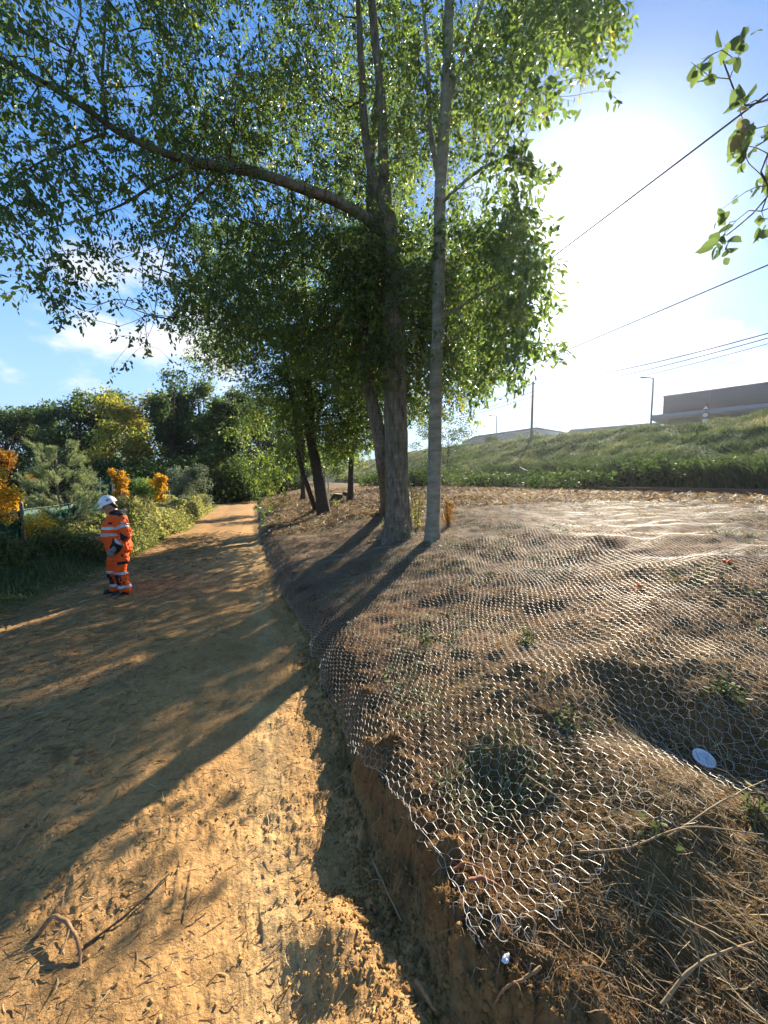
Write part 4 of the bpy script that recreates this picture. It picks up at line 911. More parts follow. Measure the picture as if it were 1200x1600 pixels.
# ------------------------------------------------------------------ beyond the railway: buildings, lamps, poles, wires
def cz(s, t): x, y = xy(s, t); return float(terrain(x, y))
def oriented_box(b, p, d, L, D, z0, z1, mi=0):
    """p: near-left corner, d: unit direction of the visible wall, L along it, D away from the camera"""
    d = np.array(d); e = np.array([-d[1], d[0]]); e = e if e @ np.array(p) > 0 else -e
    q = [np.array(p), np.array(p) + d * L, np.array(p) + d * L + e * D, np.array(p) + e * D]
    V = [[*c, z0] for c in q] + [[*c, z1] for c in q]; F = [[0, 1, 5, 4], [1, 2, 6, 5], [2, 3, 7, 6], [3, 0, 4, 7], [4, 5, 6, 7], [3, 2, 1, 0]]
    return b.add(V, F, mi=mi)
def buildings():
    grey = mat('dark_grey_cladding', base=(.028, .050, .095), rough=.55, spec=.3, noise=((.4, .4, 12), 2, .25, (.07, .09, .12)), bump=((18, 18, .1), .4, .02))
    pale = mat('pale_fascia', base=(.17, .20, .25), rough=.6); dark = mat('dark_glazing', base=(.05, .06, .07), rough=.25); blue = mat('pale_blue_cladding', base=(.16, .20, .26), rough=.55, bump=((14, 14, .1), .4, .02))
    d = np.array([math.sin(R(139)), math.cos(R(139))])                     # wall runs right and towards the camera
    y = 60; x, zr = top(1037, 620, y); zf1 = top(1037, 648.5, y)[1]; zf0 = top(1037, 656, y)[1]; zg = cz(*st(x, y)) - .5
    root = empty('warehouse', (x, y, zg)); tag(root, 'large dark grey flat-roofed building with a pale band, on top of the embankment', 'building')
    o = np.array([x, y, zg])
    def bb(nm, m, p, L, D, a, z): b = MB(); oriented_box(b, p, d, L, D, a, z); ob = b.build(nm, m, root); ob.data.transform(__import__('mathutils').Matrix.Translation(Vector(-o))); return ob
    p = np.array([x, y]); e = np.array([-d[1], d[0]]); e = e if e @ p > 0 else -e
    bb('upper_wall', grey, p, 46, 26, zf1, zr)
    bb('fascia_band', pale, p - d * 1.3 - e * 1.0, 36, 20, zf0, zf1)
    bb('lower_wall', dark, p + e * .5 + d * .3, 45, 25, zg - 1, zf0)
    bb('parapet_trim', pale, p - d * .08 - e * .08, 46.2, 26.2, zr, zr + .12)
    for k in range(7): bb('cladding_joint', pale, p - e * .03 + d * (5.5 + 6 * k), .05, .03, zf1, zr)
    # long pale blue shed with a shallow gable
    y = 92; xa, za = top(743, 684, y); xb, zb = top(838, 670, y); xc, zc = top(887, 678, y + 12); zg = cz(*st(xa, y)) - 1.0
    root = empty('long_shed', (xa, y, zg)); tag(root, 'long pale blue shed with a shallow gable behind the telegraph pole', 'building')
    V = np.array([[xa, y, zg], [xb, y, zg], [top(887, 680, y + 12)[0], y + 12, zg], [xa, y + 14, zg], [xa, y, za], [xb, y, zb], [xc, y + 12, zc], [xa, y + 14, za]]) - [xa, y, zg]
    b = MB(); b.add(V, [[0, 1, 5, 4], [1, 2, 6, 5], [2, 3, 7, 6], [3, 0, 4, 7]]); b.build('wall', blue, root)
    R_ = V[4:].copy(); R_[:, 2] += .02; R2 = R_.copy(); R2[:, 2] += .35; c = R_.mean(0); R_[:, :2] = c[:2] + (R_[:, :2] - c[:2]) * 1.02; R2[:, :2] = R_[:, :2]
    b = MB(); b.add(np.vstack([R_, R2]), [[0, 1, 5, 4], [1, 2, 6, 5], [2, 3, 7, 6], [3, 0, 4, 7], [4, 5, 6, 7], [3, 2, 1, 0]]); b.build('roof', grey, root)
    y = 84; xa, za = top(893, 674, y); xb, zb = top(1032, 663, y - 8); zg = cz(*st(xa, y)) - 1.0
    root = empty('low_block', (xa, y, zg)); tag(root, 'low grey flat block between the blue shed and the dark building', 'building')
    V = np.array([[xa, y, zg], [xb, y - 8, zg], [xb + 4, y + 4, zg], [xa + 4, y + 12, zg]]); hh = np.array([za, zb, zb, za])
    b = MB(); T = V.copy(); T[:, 2] = hh; b.add(np.vstack([V, T]) - [xa, y, zg], [[0, 1, 5, 4], [1, 2, 6, 5], [2, 3, 7, 6], [3, 0, 4, 7]]); b.build('wall', blue, root)
    T0 = T.copy(); c = T0.mean(0); T0[:, :2] = c[:2] + (T0[:, :2] - c[:2]) * 1.02; T1 = T0.copy(); T1[:, 2] += .4
    b = MB(); b.add(np.vstack([T0, T1]) - [xa, y, zg], [[0, 1, 5, 4], [1, 2, 6, 5], [2, 3, 7, 6], [3, 0, 4, 7], [4, 5, 6, 7], [3, 2, 1, 0]]); b.build('roof', pale, root)
buildings()
def lamp(u, v, y, label, arm=-1):
    x, zt = top(u, v, y); z0 = cz(*st(x, y)) - .1; H = zt - z0; root = empty('street_lamp', (x, y, z0)); tag(root, label, 'street lamp', 'street lamps above the embankment')
    b = MB(); b.tube([(0, 0, 0), (0, 0, 1.2), (0, 0, H * .6), (0, 0, H)], [.11, .10, .085, .07], 10); b.build('pole', M['steel'], root, True)
    b = MB(); b.tube(smooth_path([(0, 0, H - .1), (arm * .25, 0, H + .03), (arm * .9, 0, H + .06)], 8), .045, 8); b.build('arm', M['steel'], root, True)
    b = MB(); b.tube([(arm * .75, 0, H + .06), (arm * .85, 0, H + .06), (arm * 1.35, 0, H + .08), (arm * 1.5, 0, H + .07)], [.05, .16, .17, .05], 10, ell=[(1, .45)] * 4); b.build('lamp_head', M['steel'], root, True)
lamp(1021, 591, 43, 'tallest-looking street lamp, at the left end of the dark grey building'); lamp(776, 650, 70, 'street lamp in front of the blue shed, left of the telegraph pole'); lamp(978, 661, 84, 'tiny street lamp showing only its head above the low grey block')
def pole(s, t, H, label, lean=0, group='telegraph poles', z=None):
    x, y = xy(s, t); z0 = (cz(s, t) if z is None else z) - .3; root = empty('telegraph_pole', (x, y, z0)); tag(root, label, 'telegraph pole', group)
    b = MB(); b.tube([(0, 0, 0), (0, 0, H * .5), (0, 0, H + .3)], [.15, .13, .10], 12); b.build('shaft', M['timber'], root, True)
    b = MB(); b.box((0, 0, H + .02), (.5, .08, .08), math.atan2(NY, NX)); b.build('bracket', M['steel'], root)
    for q in (-.2, .2): b = MB(); b.tube([(q * NX, q * NY, H + .06), (q * NX, q * NY, H + .12), (q * NX, q * NY, H + .17)], [.02, .035, .02], 8); b.build('insulator', M['steel'], root, True)
    return np.array([x, y, z0 + H + .1])
def wire(a, b, sag, label, r=.035):
    a = np.array(a, float); b = np.array(b, float); f = np.linspace(0, 1, 60); P = a + (b - a) * f[:, None]; P[:, 2] -= sag * 4 * f * (1 - f)
    m = MB(); m.tube(P, r, 5); o = m.build('overhead_wire', M['cable'], smooth=True); tag(o, label, 'overhead wire', 'overhead wires'); return o
def poles():
    y = 44.0; x, zt = top(833, 596, y); s, t = st(x, y); H = zt - cz(s, t)
    p0 = pole(s, t, H, 'dark telegraph pole standing on the embankment in front of the sky')
    p1 = pole(s, t - 40, H + .4, 'telegraph pole off the right side of the frame'); p2 = pole(s, t + 38, H, 'telegraph pole mostly hidden behind the cherry trunks')
    o = np.array([NX, NY, 0])
    wire(p0, p1, 1.6, 'top wire running from the telegraph pole to the upper right'); wire(p0 - [0, 0, .9], p1 - [0, 0, .3], 1.3, 'middle wire to the right of the telegraph pole', .03); wire(p0 - [0, 0, 1.4], p1 - [0, 0, .5], 1.3, 'lowest wire to the right of the telegraph pole', .02)
    wire(p0, p2, .9, 'top wire running from the telegraph pole down to the left'); wire(p0 - [0, 0, .9], p2 - [0, 0, .3], .8, 'middle wire to the left of the telegraph pole', .03); wire(p0 - [0, 0, 1.4], p2 - [0, 0, .5], .8, 'lowest wire to the left of the telegraph pole', .03)
    # two line-side wires on their own tall poles, both ends out of sight
    for (s, rat, lb) in ((14.0, .462, 'single wire crossing the sky below the sun'), (9.0, .815, 'short piece of wire high at the right edge, behind the hanging leaves')):
        z = CAM_H + rat * s; a = pole(s, -14, z - cz(s, -14), 'tall line-side pole off the right side of the frame, ' + ('by the track' if s > 10 else 'on the bank'), group='line-side poles')
        b = pole(s, 88, z - cz(s, 88), 'tall line-side pole hidden behind the leaves, ' + ('by the track' if s > 10 else 'on the bank'), group='line-side poles'); wire(a, b, .25, lb, .02)
poles()
def warning_sign():
    s = 40; y = 35.5; x, zt = top(1103, 632, y); z0 = cz(*st(x, y)) - .1; H = zt - z0; root = empty('road_sign', (x, y, z0)); tag(root, 'small triangular sign over a round red sign in front of the grey building', 'road sign')
    ry = -math.atan2(x, y)
    b = MB(); b.tube([(0, 0, 0), (0, 0, H * .5), (0, 0, H)], .035, 8); b.build('post', M['steel'], root, True)
    red = mat('sign_red', base=(.45, .05, .05), rough=.5); wh = mat('sign_white', base=(.7, .7, .7), rough=.5); c_, s_ = math.cos(ry), math.sin(ry)
    def plate(nm, n, r, cz_, m, off, rot=0):
        a = np.arange(n) * 2 * math.pi / n + math.pi / 2 + rot; fr = np.stack([r * np.cos(a), np.full(n, -.05 - off), cz_ + r * np.sin(a)], 1); bk = fr + [0, .01, 0]
        V = np.vstack([fr, bk, fr.mean(0)[None], bk.mean(0)[None]]); V = np.stack([V[:, 0] * c_ - V[:, 1] * s_, V[:, 0] * s_ + V[:, 1] * c_, V[:, 2]], 1); i = np.arange(n); j = (i + 1) % n
        b = MB(); b.add(V, np.concatenate([np.stack([j, i, np.full(n, 2 * n)], 1), np.stack([i + n, j + n, np.full(n, 2 * n + 1)], 1)])); b.add(V, np.stack([i, j, j + n, i + n], 1)); return b.build(nm, m, root)
    plate('triangle_plate', 3, .36, H - .3, red, 0); plate('triangle_face', 3, .22, H - .31, wh, .012)
    plate('round_plate', 20, .28, H - .95, red, 0); plate('round_face', 20, .19, H - .95, wh, .012); plate('small_plate', 4, .28, H - 1.5, wh, 0, math.pi / 4)
warning_sign()
# bushes along the embankment
for i, (u, v, y, w, h_, tn, lb) in enumerate([(700, 655, 33, 5.0, 4.3, .40, 'bushy dark shrub on the embankment just right of the pale trunk'), (766, 684, 64, 2.0, 3.0, .3, 'sparse little tree beside the left street lamp'), (833, 676, 60, 6, 3.0, .35, 'bush in front of the blue shed behind the telegraph pole'),
                                              (1003, 715, 19, 3.2, 1.9, .12, 'darkest rounded bush on the lower embankment, right of the middle'), (1140, 738, 16, 3.2, 1.3, .2, 'low dark scrub at the embankment foot near the right edge'), (905, 738, 20, 4.0, 1.5, .22, 'low scrub at the embankment foot left of the darkest bush'),
                                              (770, 742, 25, 4.5, 1.5, .25, 'low scrub at the embankment foot right of the trees'), (655, 735, 30, 4, 2.2, .25, 'scrub at the embankment foot showing between the two nearest trunks'), (590, 742, 36, 4, 2.0, .3, 'scrub left of the thickest trunk beyond the rails')]):
    x, zt = top(u, v, y); z0 = float(terrain(x, y)); crown_tree('scrub_bush', lb, x, y, max(h_ * .6, zt - z0), w, (tn, .25), 950 + i, n=700, clump=.24, trunk=.05, low=.02, cat='bush', shape=.4, k=7, group='scrub on the embankment')
# ------------------------------------------------------------------ the worker in orange
def melt(name, tubes, voxel, mats, parent, smooth=6, paint=None, blobs=()):
    """tubes: (points, radii, ellipse) lofts merged by a voxel remesh into one continuous skin"""
    b = MB()
    for tb in tubes:
        P, r, ell = (list(tb) + [None])[:3]; n = len(P); k = max(n * 4, 10); Q = smooth_path(P, k)
        f = np.linspace(0, 1, k); d0 = np.r_[0, np.cumsum(np.linalg.norm(np.diff(np.asarray(P, float), axis=0), axis=1))]; d0 /= d0[-1]
        rr = np.interp(f, d0, r); el = None if ell is None else [(np.interp(q, d0, [e[0] for e in ell]), np.interp(q, d0, [e[1] for e in ell])) for q in f]
        b.tube(Q, rr, 20, ell=el, up=(0, 1, 0))
    for c, rad in blobs:
        u = np.linspace(0, math.pi, 13); P = [(c[0], c[1], c[2] - rad[2] * math.cos(a)) for a in u]
        b.tube(P, np.maximum(np.sin(u), .03), 20, ell=[(rad[0], rad[1])] * 13, up=(0, 1, 0))
    o = b.build(name + '_raw', mats[0]); md = o.modifiers.new('r', 'REMESH'); md.mode = 'VOXEL'; md.voxel_size = voxel
    sm = o.modifiers.new('s', 'SMOOTH'); sm.iterations = smooth; sm.factor = .5
    dg = bpy.context.evaluated_depsgraph_get(); ev = o.evaluated_get(dg); me = bpy.data.meshes.new_from_object(ev)
    me.name = name; bpy.data.objects.remove(o)
    n = len(me.vertices); co = np.zeros(n * 3); me.vertices.foreach_get('co', co); co = co.reshape(-1, 3)
    if paint is not None and paint.get('disp'):
        nn = np.zeros(n * 3); me.vertices.foreach_get('normal', nn); co = co + nn.reshape(-1, 3) * paint['disp'](co)[:, None]; me.vertices.foreach_set('co', co.ravel().astype(np.float32))
    me.materials.clear()
    for m in mats: me.materials.append(m)
    me.polygons.foreach_set('use_smooth', np.ones(len(me.polygons), bool))
    if paint is not None and paint.get('mat'):
        c = np.zeros(len(me.polygons) * 3); me.polygons.foreach_get('center', c); c = c.reshape(-1, 3); nr = np.zeros(len(c) * 3); me.polygons.foreach_get('normal', nr)
        me.polygons.foreach_set('material_index', paint['mat'](c, nr.reshape(-1, 3)).astype(np.int32))
    ob = bpy.data.objects.new(name, me); col.objects.link(ob); ob.parent = parent; return ob
def build_person():
    h = hit(188, 927); x0, y0, z0 = h
    root = empty('person', (x0, y0, z0 - .005), R(37)); tag(root, 'worker in orange high-visibility clothes and white helmet, looking down at a held-out phone', 'person')
    orange = mat('orange_fabric', base=(1.0, .135, .02), rough=.65, spec=.2, transl=(.12, (1, .8, .8)), bump=(22, .5, .03)); black = mat('black_fabric', base=(.018, .018, .020), rough=.8, bump=(30, .4, .01))
    silver = mat('reflective_tape', base=(.55, .55, .53), rough=.45, metal=.2); skin = mat('skin', base=(.48, .25, .17), rough=.5, spec=.35); hair = mat('dark_hair', base=(.03, .02, .015), rough=.7)
    white = mat('white_plastic', base=(.78, .79, .80), rough=.28, spec=.5); glove = mat('grey_glove', base=(.20, .20, .20), rough=.8); leather = mat('black_leather', base=(.025, .022, .02), rough=.55); phone_m = mat('phone_black', base=(.02, .02, .022), rough=.2)
    # local frame: faces -X, the camera is on the -Y side
    sh_n = np.array([.045, -.20, 1.36]); el_n = np.array([.115, -.285, 1.06]); wr_n = np.array([-.045, -.265, .865]); sh_f = np.array([.02, .20, 1.36]); el_f = np.array([-.02, .27, 1.08]); wr_f = np.array([-.22, .15, 1.0])
    hn = np.array([-.085, -.255, .80]); hf = np.array([-.30, .115, .985])
    def fingers(hp, d, across, L=.075, curl=.9, palm_n=(0, 0, -1)):
        d = unit(np.array(d, float)); a = unit(np.array(across, float)); pn = unit(np.array(palm_n, float)); out = []
        for k, (o, l) in enumerate([(-.030, .86), (-.010, 1.0), (.010, .96), (.029, .78)]):
            p = hp + a * o + d * .035; q1 = p + (d * math.cos(curl * .3) + pn * math.sin(curl * .3)) * L * l * .45; q2 = q1 + (d * math.cos(curl) + pn * math.sin(curl)) * L * l * .33; q3 = q2 + (d * math.cos(curl * 1.7) + pn * math.sin(curl * 1.7)) * L * l * .26
            out.append(([p - d * .02, p, q1, q2, q3], [.010, .0100, .0092, .0085, .0068]))
        t0 = hp - a * .030 - d * .01; t1 = t0 + unit(d * .7 - a * .7 + pn * .4) * .038; t2 = t1 + unit(d + pn * .7) * .03; out.append(([t0, t1, t2], [.0135, .011, .009])); return out
    head = np.array([-.085, 0, 1.555])
    hd = unit(np.array([-.90, 0, -.38])); hu = unit(np.array([-.38, 0, .90]))           # looks down and forward
    def H(f, y, u): return head + hd * f + hu * u + np.array([0, y, 0])
    tubes = [([(.045, 0, 1.30), (.02, 0, 1.40), (-.03, 0, 1.47), tuple(H(-.01, 0, -.03))], [.075, .062, .060, .065]),
             ([(.02, 0, .82), (-.01, 0, 1.0), (.0, 0, 1.2), (.03, 0, 1.36)], [.13, .135, .135, .10], [(1, 1.15)] * 4),
             ([sh_n, el_n, wr_n], [.05, .042, .028]), ([sh_f, el_f, wr_f], [.05, .042, .028]),
             ([wr_n, hn], [.028, .032], [(1, 1), (1.2, .7)]), ([wr_f, hf], [.026, .036], [(1, 1), (1.15, .6)]),
             ([(.03, -.09, .85), (.01, -.10, .47), (.06, -.10, .09)], [.09, .06, .045]), ([(.0, .09, .85), (-.075, .10, .47), (-.05, .10, .09)], [.09, .06, .045]),
             ([H(.02, 0, -.07), H(.085, 0, -.105)], [.055, .030]), ([H(.085, 0, .005), H(.112, 0, -.030), H(.098, 0, -.040)], [.010, .017, .012]),
             ([H(.085, -.022, -.068), H(.092, 0, -.070), H(.085, .022, -.068)], [.008, .011, .008]), ([H(.082, -.045, .018), H(.094, 0, .016), H(.082, .045, .018)], [.010, .012, .010])]
    tubes += fingers(hf, (-.85, -.2, .05), (.15, -.85, .25), L=.08, curl=.75, palm_n=(-.1, -.3, .95))
    blobs = [(tuple(H(0, 0, .01)), (.098, .076, .105)), (tuple(H(.03, 0, -.045)), (.062, .058, .060)), (tuple(H(-.012, -.078, -.012)), (.018, .010, .030)), (tuple(H(-.012, .078, -.012)), (.018, .010, .030))]
    body = melt('body', tubes, .0065, [skin], root, 2, blobs=blobs)
    for sy in (-1, 1):
        b = MB(); c = H(.080, sy * .031, .0); u = np.linspace(0, math.pi, 7); b.tube([(c[0], c[1], c[2] - .010 * math.cos(a)) for a in u], np.maximum(np.sin(u) * .010, .0005), 10); b.build('eye', mat('eye_dark', base=(.05, .03, .02), rough=.2), root, True)
    melt('hair', [([H(-.045, -.066, .03), H(-.07, -.045, -.03), H(-.075, 0, -.05), H(-.07, .045, -.03), H(-.045, .066, .03)], [.026, .032, .036, .032, .026]), ([H(-.02, -.074, .02), H(-.012, -.074, -.03)], [.014, .010])], .007, [hair], root, 3)
    # jacket: roomy, hanging over the hips, collar and shoulder yoke dark
    fold = lambda c: .011 * fbm(c[:, 0] * 3 + c[:, 1] * 4, c[:, 2] + c[:, 1], 6.5, 3, 801) + .006 * fbm(c[:, 0] + c[:, 1], c[:, 2] * 2.2, 17, 2, 803)
    jt = [([(.045, 0, .74), (.035, 0, .80), (.0, 0, .92), (-.035, 0, 1.08), (-.015, 0, 1.22), (.01, 0, 1.33), (.02, 0, 1.405), (.02, 0, 1.44)], [.205, .218, .212, .200, .195, .180, .120, .075], [(.88, 1.08), (.9, 1.08), (.94, 1.05), (.98, 1.0), (.92, 1.08), (.82, 1.18), (.9, 1.2), (1, 1)]),
          ([(.02, -.14, 1.375), tuple(sh_n), tuple((sh_n + el_n) / 2), tuple(el_n), tuple((el_n * .5 + wr_n * .5)), tuple(wr_n + (wr_n - el_n) * -.02)], [.09, .105, .098, .085, .076, .060]),
          ([(.01, .14, 1.375), tuple(sh_f), tuple((sh_f + el_f) / 2), tuple(el_f), tuple((el_f * .5 + wr_f * .5)), tuple(wr_f)], [.09, .102, .092, .080, .068, .052])]
    an = unit(wr_n - el_n); La = np.linalg.norm(wr_n - el_n); up_n = unit(el_n - sh_n); Lu = np.linalg.norm(el_n - sh_n); af = unit(wr_f - el_f)
    def jm(c, nr):
        z = c[:, 2]; m = np.zeros(len(c), int)
        f = (c - el_n) @ an; dn = np.linalg.norm((c - el_n) - f[:, None] * an, axis=1); g = (c - sh_n) @ up_n; du = np.linalg.norm((c - sh_n) - g[:, None] * up_n, axis=1)
        arm = ((dn < .105) & (f > -.02) & (c[:, 1] < -.17)) | ((du < .125) & (g > 0) & (g < Lu * 1.05) & (c[:, 1] < -.185))
        farm = (c - el_f) @ af; dfa = np.linalg.norm((c - el_f) - farm[:, None] * af, axis=1); armf = (dfa < .09) & (farm > -.02) & ((c[:, 1] > .19) | (c[:, 0] < -.19))
        slope = .03 * (c[:, 0] + .1)
        m[~arm & (np.abs(z - 1.185 - slope) < .024)] = 2; m[~arm & (np.abs(z - 1.075 - slope) < .024)] = 2
        m[arm & (du < .125) & (np.abs(g - Lu * .52) < .024) & (f < .02)] = 2
        m[arm & (f > La * .55)] = 0; m[arm & (np.abs(f - La * .60) < .022)] = 2; m[arm & (f > La * .60 + .022)] = 1
        m[arm & (f > .0) & (f < La * .36) & (nr[:, 0] < .3) & (c[:, 0] > .03)] = 1                                # dark elbow patch
        m[armf & (farm > np.linalg.norm(wr_f - el_f) * .55)] = 1
        m[(z > 1.405)] = 1; m[(z > 1.375) & (c[:, 0] > .02) & ~arm] = 1
        m[(c[:, 0] < -.145) & (np.abs(c[:, 1] - .055) < .020) & (z < 1.42)] = 1                                    # open dark front edge
        m[(np.abs(z - 1.265) < .018) & (np.abs(c[:, 0] + .09) < .030) & (c[:, 1] < -.05)] = 1                      # chest badge
        d = np.hypot(c[:, 0] - (sh_n[0] + .03), z - (1.285)); m[(d < .026) & (c[:, 1] < -.25)] = 2                  # round sleeve badge
        m[(z < 1.02) & (z > .90) & (np.abs(c[:, 0] + .055 - (1.02 - z) * -.25) < .009) & (c[:, 1] < -.12) & ~arm] = 1
        return m
    melt('jacket', jt, .0075, [orange, black, silver], root, 4, {'disp': fold, 'mat': jm})
    melt('collar', [([(-.075, -.05, 1.43), (.0, -.095, 1.455), (.085, -.06, 1.45), (.11, 0, 1.45), (.085, .06, 1.45), (.0, .095, 1.455), (-.075, .05, 1.43)], [.026, .034, .040, .046, .040, .034, .026]), ([(.10, -.06, 1.47), (.13, 0, 1.465), (.10, .06, 1.47)], [.03, .042, .03])], .008, [black], root, 3)
    # trousers
    def leg(a): return a
    tt = [([(.03, 0, .92), (.03, 0, .82), (.02, 0, .74)], [.165, .175, .165], [(.95, 1.1)] * 3),
          ([(.045, -.10, .80), (.035, -.105, .62), (.015, -.11, .44), (.035, -.11, .28), (.06, -.11, .12), (.06, -.11, .055)], [.128, .120, .102, .098, .098, .102]),
          ([(-.01, .10, .80), (-.045, .105, .62), (-.09, .11, .44), (-.07, .11, .28), (-.045, .11, .12), (-.045, .11, .055)], [.125, .115, .098, .092, .092, .096])]
    def tm(c, nr):
        z = c[:, 2]; m = np.zeros(len(c), int); nearleg = c[:, 1] < .0
        m[(np.abs(z - .395) < .022)] = 2; m[(np.abs(z - .155) < .022)] = 2
        m[(z < .372) & (z > .178) & (nr[:, 0] < -.25)] = 1; m[nearleg & (np.abs(z - .575) < .026) & (nr[:, 1] < -.2) & (c[:, 0] > -.03)] = 1
        m[nearleg & (z < .73) & (z > .665) & (np.abs(c[:, 0] - .05) < .018 * (z - .655) / .07) & (nr[:, 1] < -.2)] = 1
        return m
    tf = lambda c: .013 * fbm(c[:, 0] * 2 + c[:, 1] * 2, c[:, 2] * 2.4, 6, 3, 811) * (1 + .6 * np.exp(-((c[:, 2] - .1) / .08) ** 2)) + .006 * fbm(c[:, 0] * 2, c[:, 2] * 3, 15, 2, 813)
    melt('trousers', tt, .0075, [orange, black, silver], root, 4, {'disp': tf, 'mat': tm})
    for (fx, fy, a) in ((.045, -.11, .10), (-.06, .11, -.05)):
        bt = [([(fx + .045, fy, .045), (fx - .02, fy, .045), (fx - .11, fy + a * .1, .038), (fx - .165, fy + a * .2, .035)], [.045, .047, .046, .034], [(1, .9), (1, .95), (1, .85), (1, .8)]), ([(fx + .02, fy, .04), (fx + .02, fy, .15)], [.048, .055])]
        o = melt('boot', bt, .007, [leather], root, 3); b = MB(); b.box((fx - .055, fy + a * .05, .010), (.25, .095, .022)); b.build('sole', mat('rubber_sole', base=(.02, .02, .02), rough=.9), o)
    gt = [([wr_n + (el_n - wr_n) * .06, wr_n, hn], [.036, .034, .040], [(1, 1), (1, 1), (1.15, .75)])] + [(p, [q + .0025 for q in r]) for p, r in fingers(hn, (-.45, -.02, -.9), (.85, .1, -.35), curl=.6, palm_n=(.15, .95, -.1))]
    melt('glove', gt, .006, [glove], root, 2)
    # helmet
    b = MB(); N_ = 28; rings = []
    for k in range(10):
        a = k / 9 * math.pi / 2; rings.append((math.cos(a), math.sin(a)))
    V = []
    for (cr, hh) in [(1.10, -.10), (1.02, -.05)] + rings:
        for j in range(N_):
            th = j * 2 * math.pi / N_; fx = .128 * max(cr, .02) * math.cos(th); fy = .108 * max(cr, .02) * math.sin(th); ridge = 1 + .045 * math.exp(-(math.sin(th) * cr * 4) ** 2)
            V.append(H(fx - .004, fy, .050 + .128 * hh * ridge))
    V = np.array(V); nr_ = len(V) // N_; i = np.arange(nr_ - 1)[:, None] * N_; j = np.arange(N_)[None]; j2 = (j + 1) % N_
    b.add(V, np.stack([i + j, i + j2, i + N_ + j2, i + N_ + j], 2).reshape(-1, 4)); hat = b.build('hard_hat', white, root, True); md = hat.modifiers.new('t', 'SOLIDIFY'); md.thickness = .004
    b = MB(); V = []
    for rr_ in (0, 1):
        for j in range(15):
            th = (j / 14 - .5) * 1.9; e = 1.04 + rr_ * .42 * math.cos(th * .83) ** 1.2
            V.append(H(.128 * e * math.cos(th) + (.0), .108 * (1.04 + rr_ * .12) * math.sin(th), .042 - rr_ * .020))
    i = np.arange(14); b.add(np.array(V), np.stack([i, i + 1, i + 16, i + 15], 1)); pk = b.build('peak', white, hat, True); md = pk.modifiers.new('t', 'SOLIDIFY'); md.thickness = .004
    b = MB(); c = H(-.030, -.1085, .105); u1 = hd; u2 = unit(np.cross(np.array([0, -1, 0]), hd)); u2 = u2 if u2[2] > 0 else -u2; nn = np.array([0, -1.0, 0]) + hu * .35
    def decal(u0, v0, w, h_, off, m, nm):
        bb = MB(); q = [c + u1 * (u0 + a * w) + u2 * (v0 + e * h_) + nn * (off - .25 * max(0, v0 + e * h_)) for a, e in ((-1, -1), (1, -1), (1, 1), (-1, 1))]; bb.add(np.array(q), [[0, 1, 2, 3]]); ob = bb.build(nm, m, hat); md_ = ob.modifiers.new('t', 'SOLIDIFY'); md_.thickness = .001
    decal(0, 0, .032, .013, .004, mat('badge_navy', base=(.02, .025, .09), rough=.5), 'badge'); decal(0, .002, .022, .003, .0065, mat('badge_white', base=(.7, .7, .7), rough=.5), 'badge_text'); decal(.0, -.0085, .026, .0022, .0065, mat('badge_red', base=(.5, .03, .03), rough=.5), 'badge_line')
    # the phone, held out in the bare far hand: a thing of its own
    c37, s37 = math.cos(R(37)), math.sin(R(37)); l = hf + np.array([-.07, -.012, .022]); w = np.array([x0 + l[0] * c37 - l[1] * s37, y0 + l[0] * s37 + l[1] * c37, z0 + l[2]])
    b = MB(); b.box((0, 0, 0), (.15, .072, .009)); ph = b.build('mobile_phone', phone_m); ph.location = w; ph.rotation_euler = (R(-8), R(16), R(37 + 6)); bv = ph.modifiers.new('b', 'BEVEL'); bv.width = .003; bv.segments = 2
    tag(ph, 'dark mobile phone in the worker’s outstretched hand', 'phone')
    sb = MB(); sb.box((0, 0, .0047), (.138, .064, .0006)); sb.build('screen', mat('phone_screen', base=(.03, .035, .045), rough=.08), ph)
build_person()
# ------------------------------------------------------------------ small things one can point to
def stick(name, label, pts, r, m, cat, kids=(), group=None, lift=.01):
    P = []
    for (u, v, dz) in pts:
        h = np.array(hit(u, v)); h[2] = float(terrain(h[0], h[1], True)) + lift + dz; P.append(h)
    P = np.array(P); k = max(12, len(P) * 8); Q = smooth_path(P, k); Q += .0025 * np.stack([fbm(np.arange(k) * .3, np.full(k, s_ + pts[0][0]), 1, 2, 3) for s_ in (1., 2., 3.)], 1)
    b = MB(); rr = np.linspace(r, r * .55, k) * (1 + .18 * fbm(np.arange(k) * .8, np.full(k, pts[0][1] * 1.), 1, 2, 5)); b.tube(Q, rr, 9); o = b.build(name, m, smooth=True); tag(o, label, cat, group)
    for (f, du, dv, dz, L) in kids:
        p = Q[int(f * (k - 1))]; e = p + np.array([du, dv, dz]) * L; bb = MB(); bb.tube(smooth_path([p, (p + e) / 2 + [0, .01, .01], e], 8), np.linspace(r * .5, r * .2, 8), 6); bb.build('side_shoot', m, o, True)
    return o
stick('root', 'thick curled pale root poking out of the path in the bottom left corner', [(62, 1462, -.01), (80, 1448, .028), (100, 1452, .034), (114, 1468, .036), (124, 1488, .02), (126, 1510, -.01)], .0105, M['root'], 'root', [(.45, -.3, -1, -.2, .10), (.55, .3, -1.0, -.3, .08), (.3, -.8, -.4, -.1, .06)])
stick('dead_stick', 'thin straight stick lying in the shade at the left edge of the path', [(22, 1335, .01), (45, 1305, .02), (70, 1270, .03)], .0045, M['stick'], 'stick')
stick('dead_stick', 'long dark stick half buried beside the curled root', [(130, 1480, .0), (190, 1440, .012), (265, 1372, .012)], .006, M['bark_dark'], 'stick')
stick('dead_stick', 'forked bleached twig standing against the cut soil face below the netting', [(583, 1358, .03), (605, 1410, .035), (628, 1455, .02)], .0055, M['stick'], 'stick', [(.4, -1, -.1, -.2, .09)])
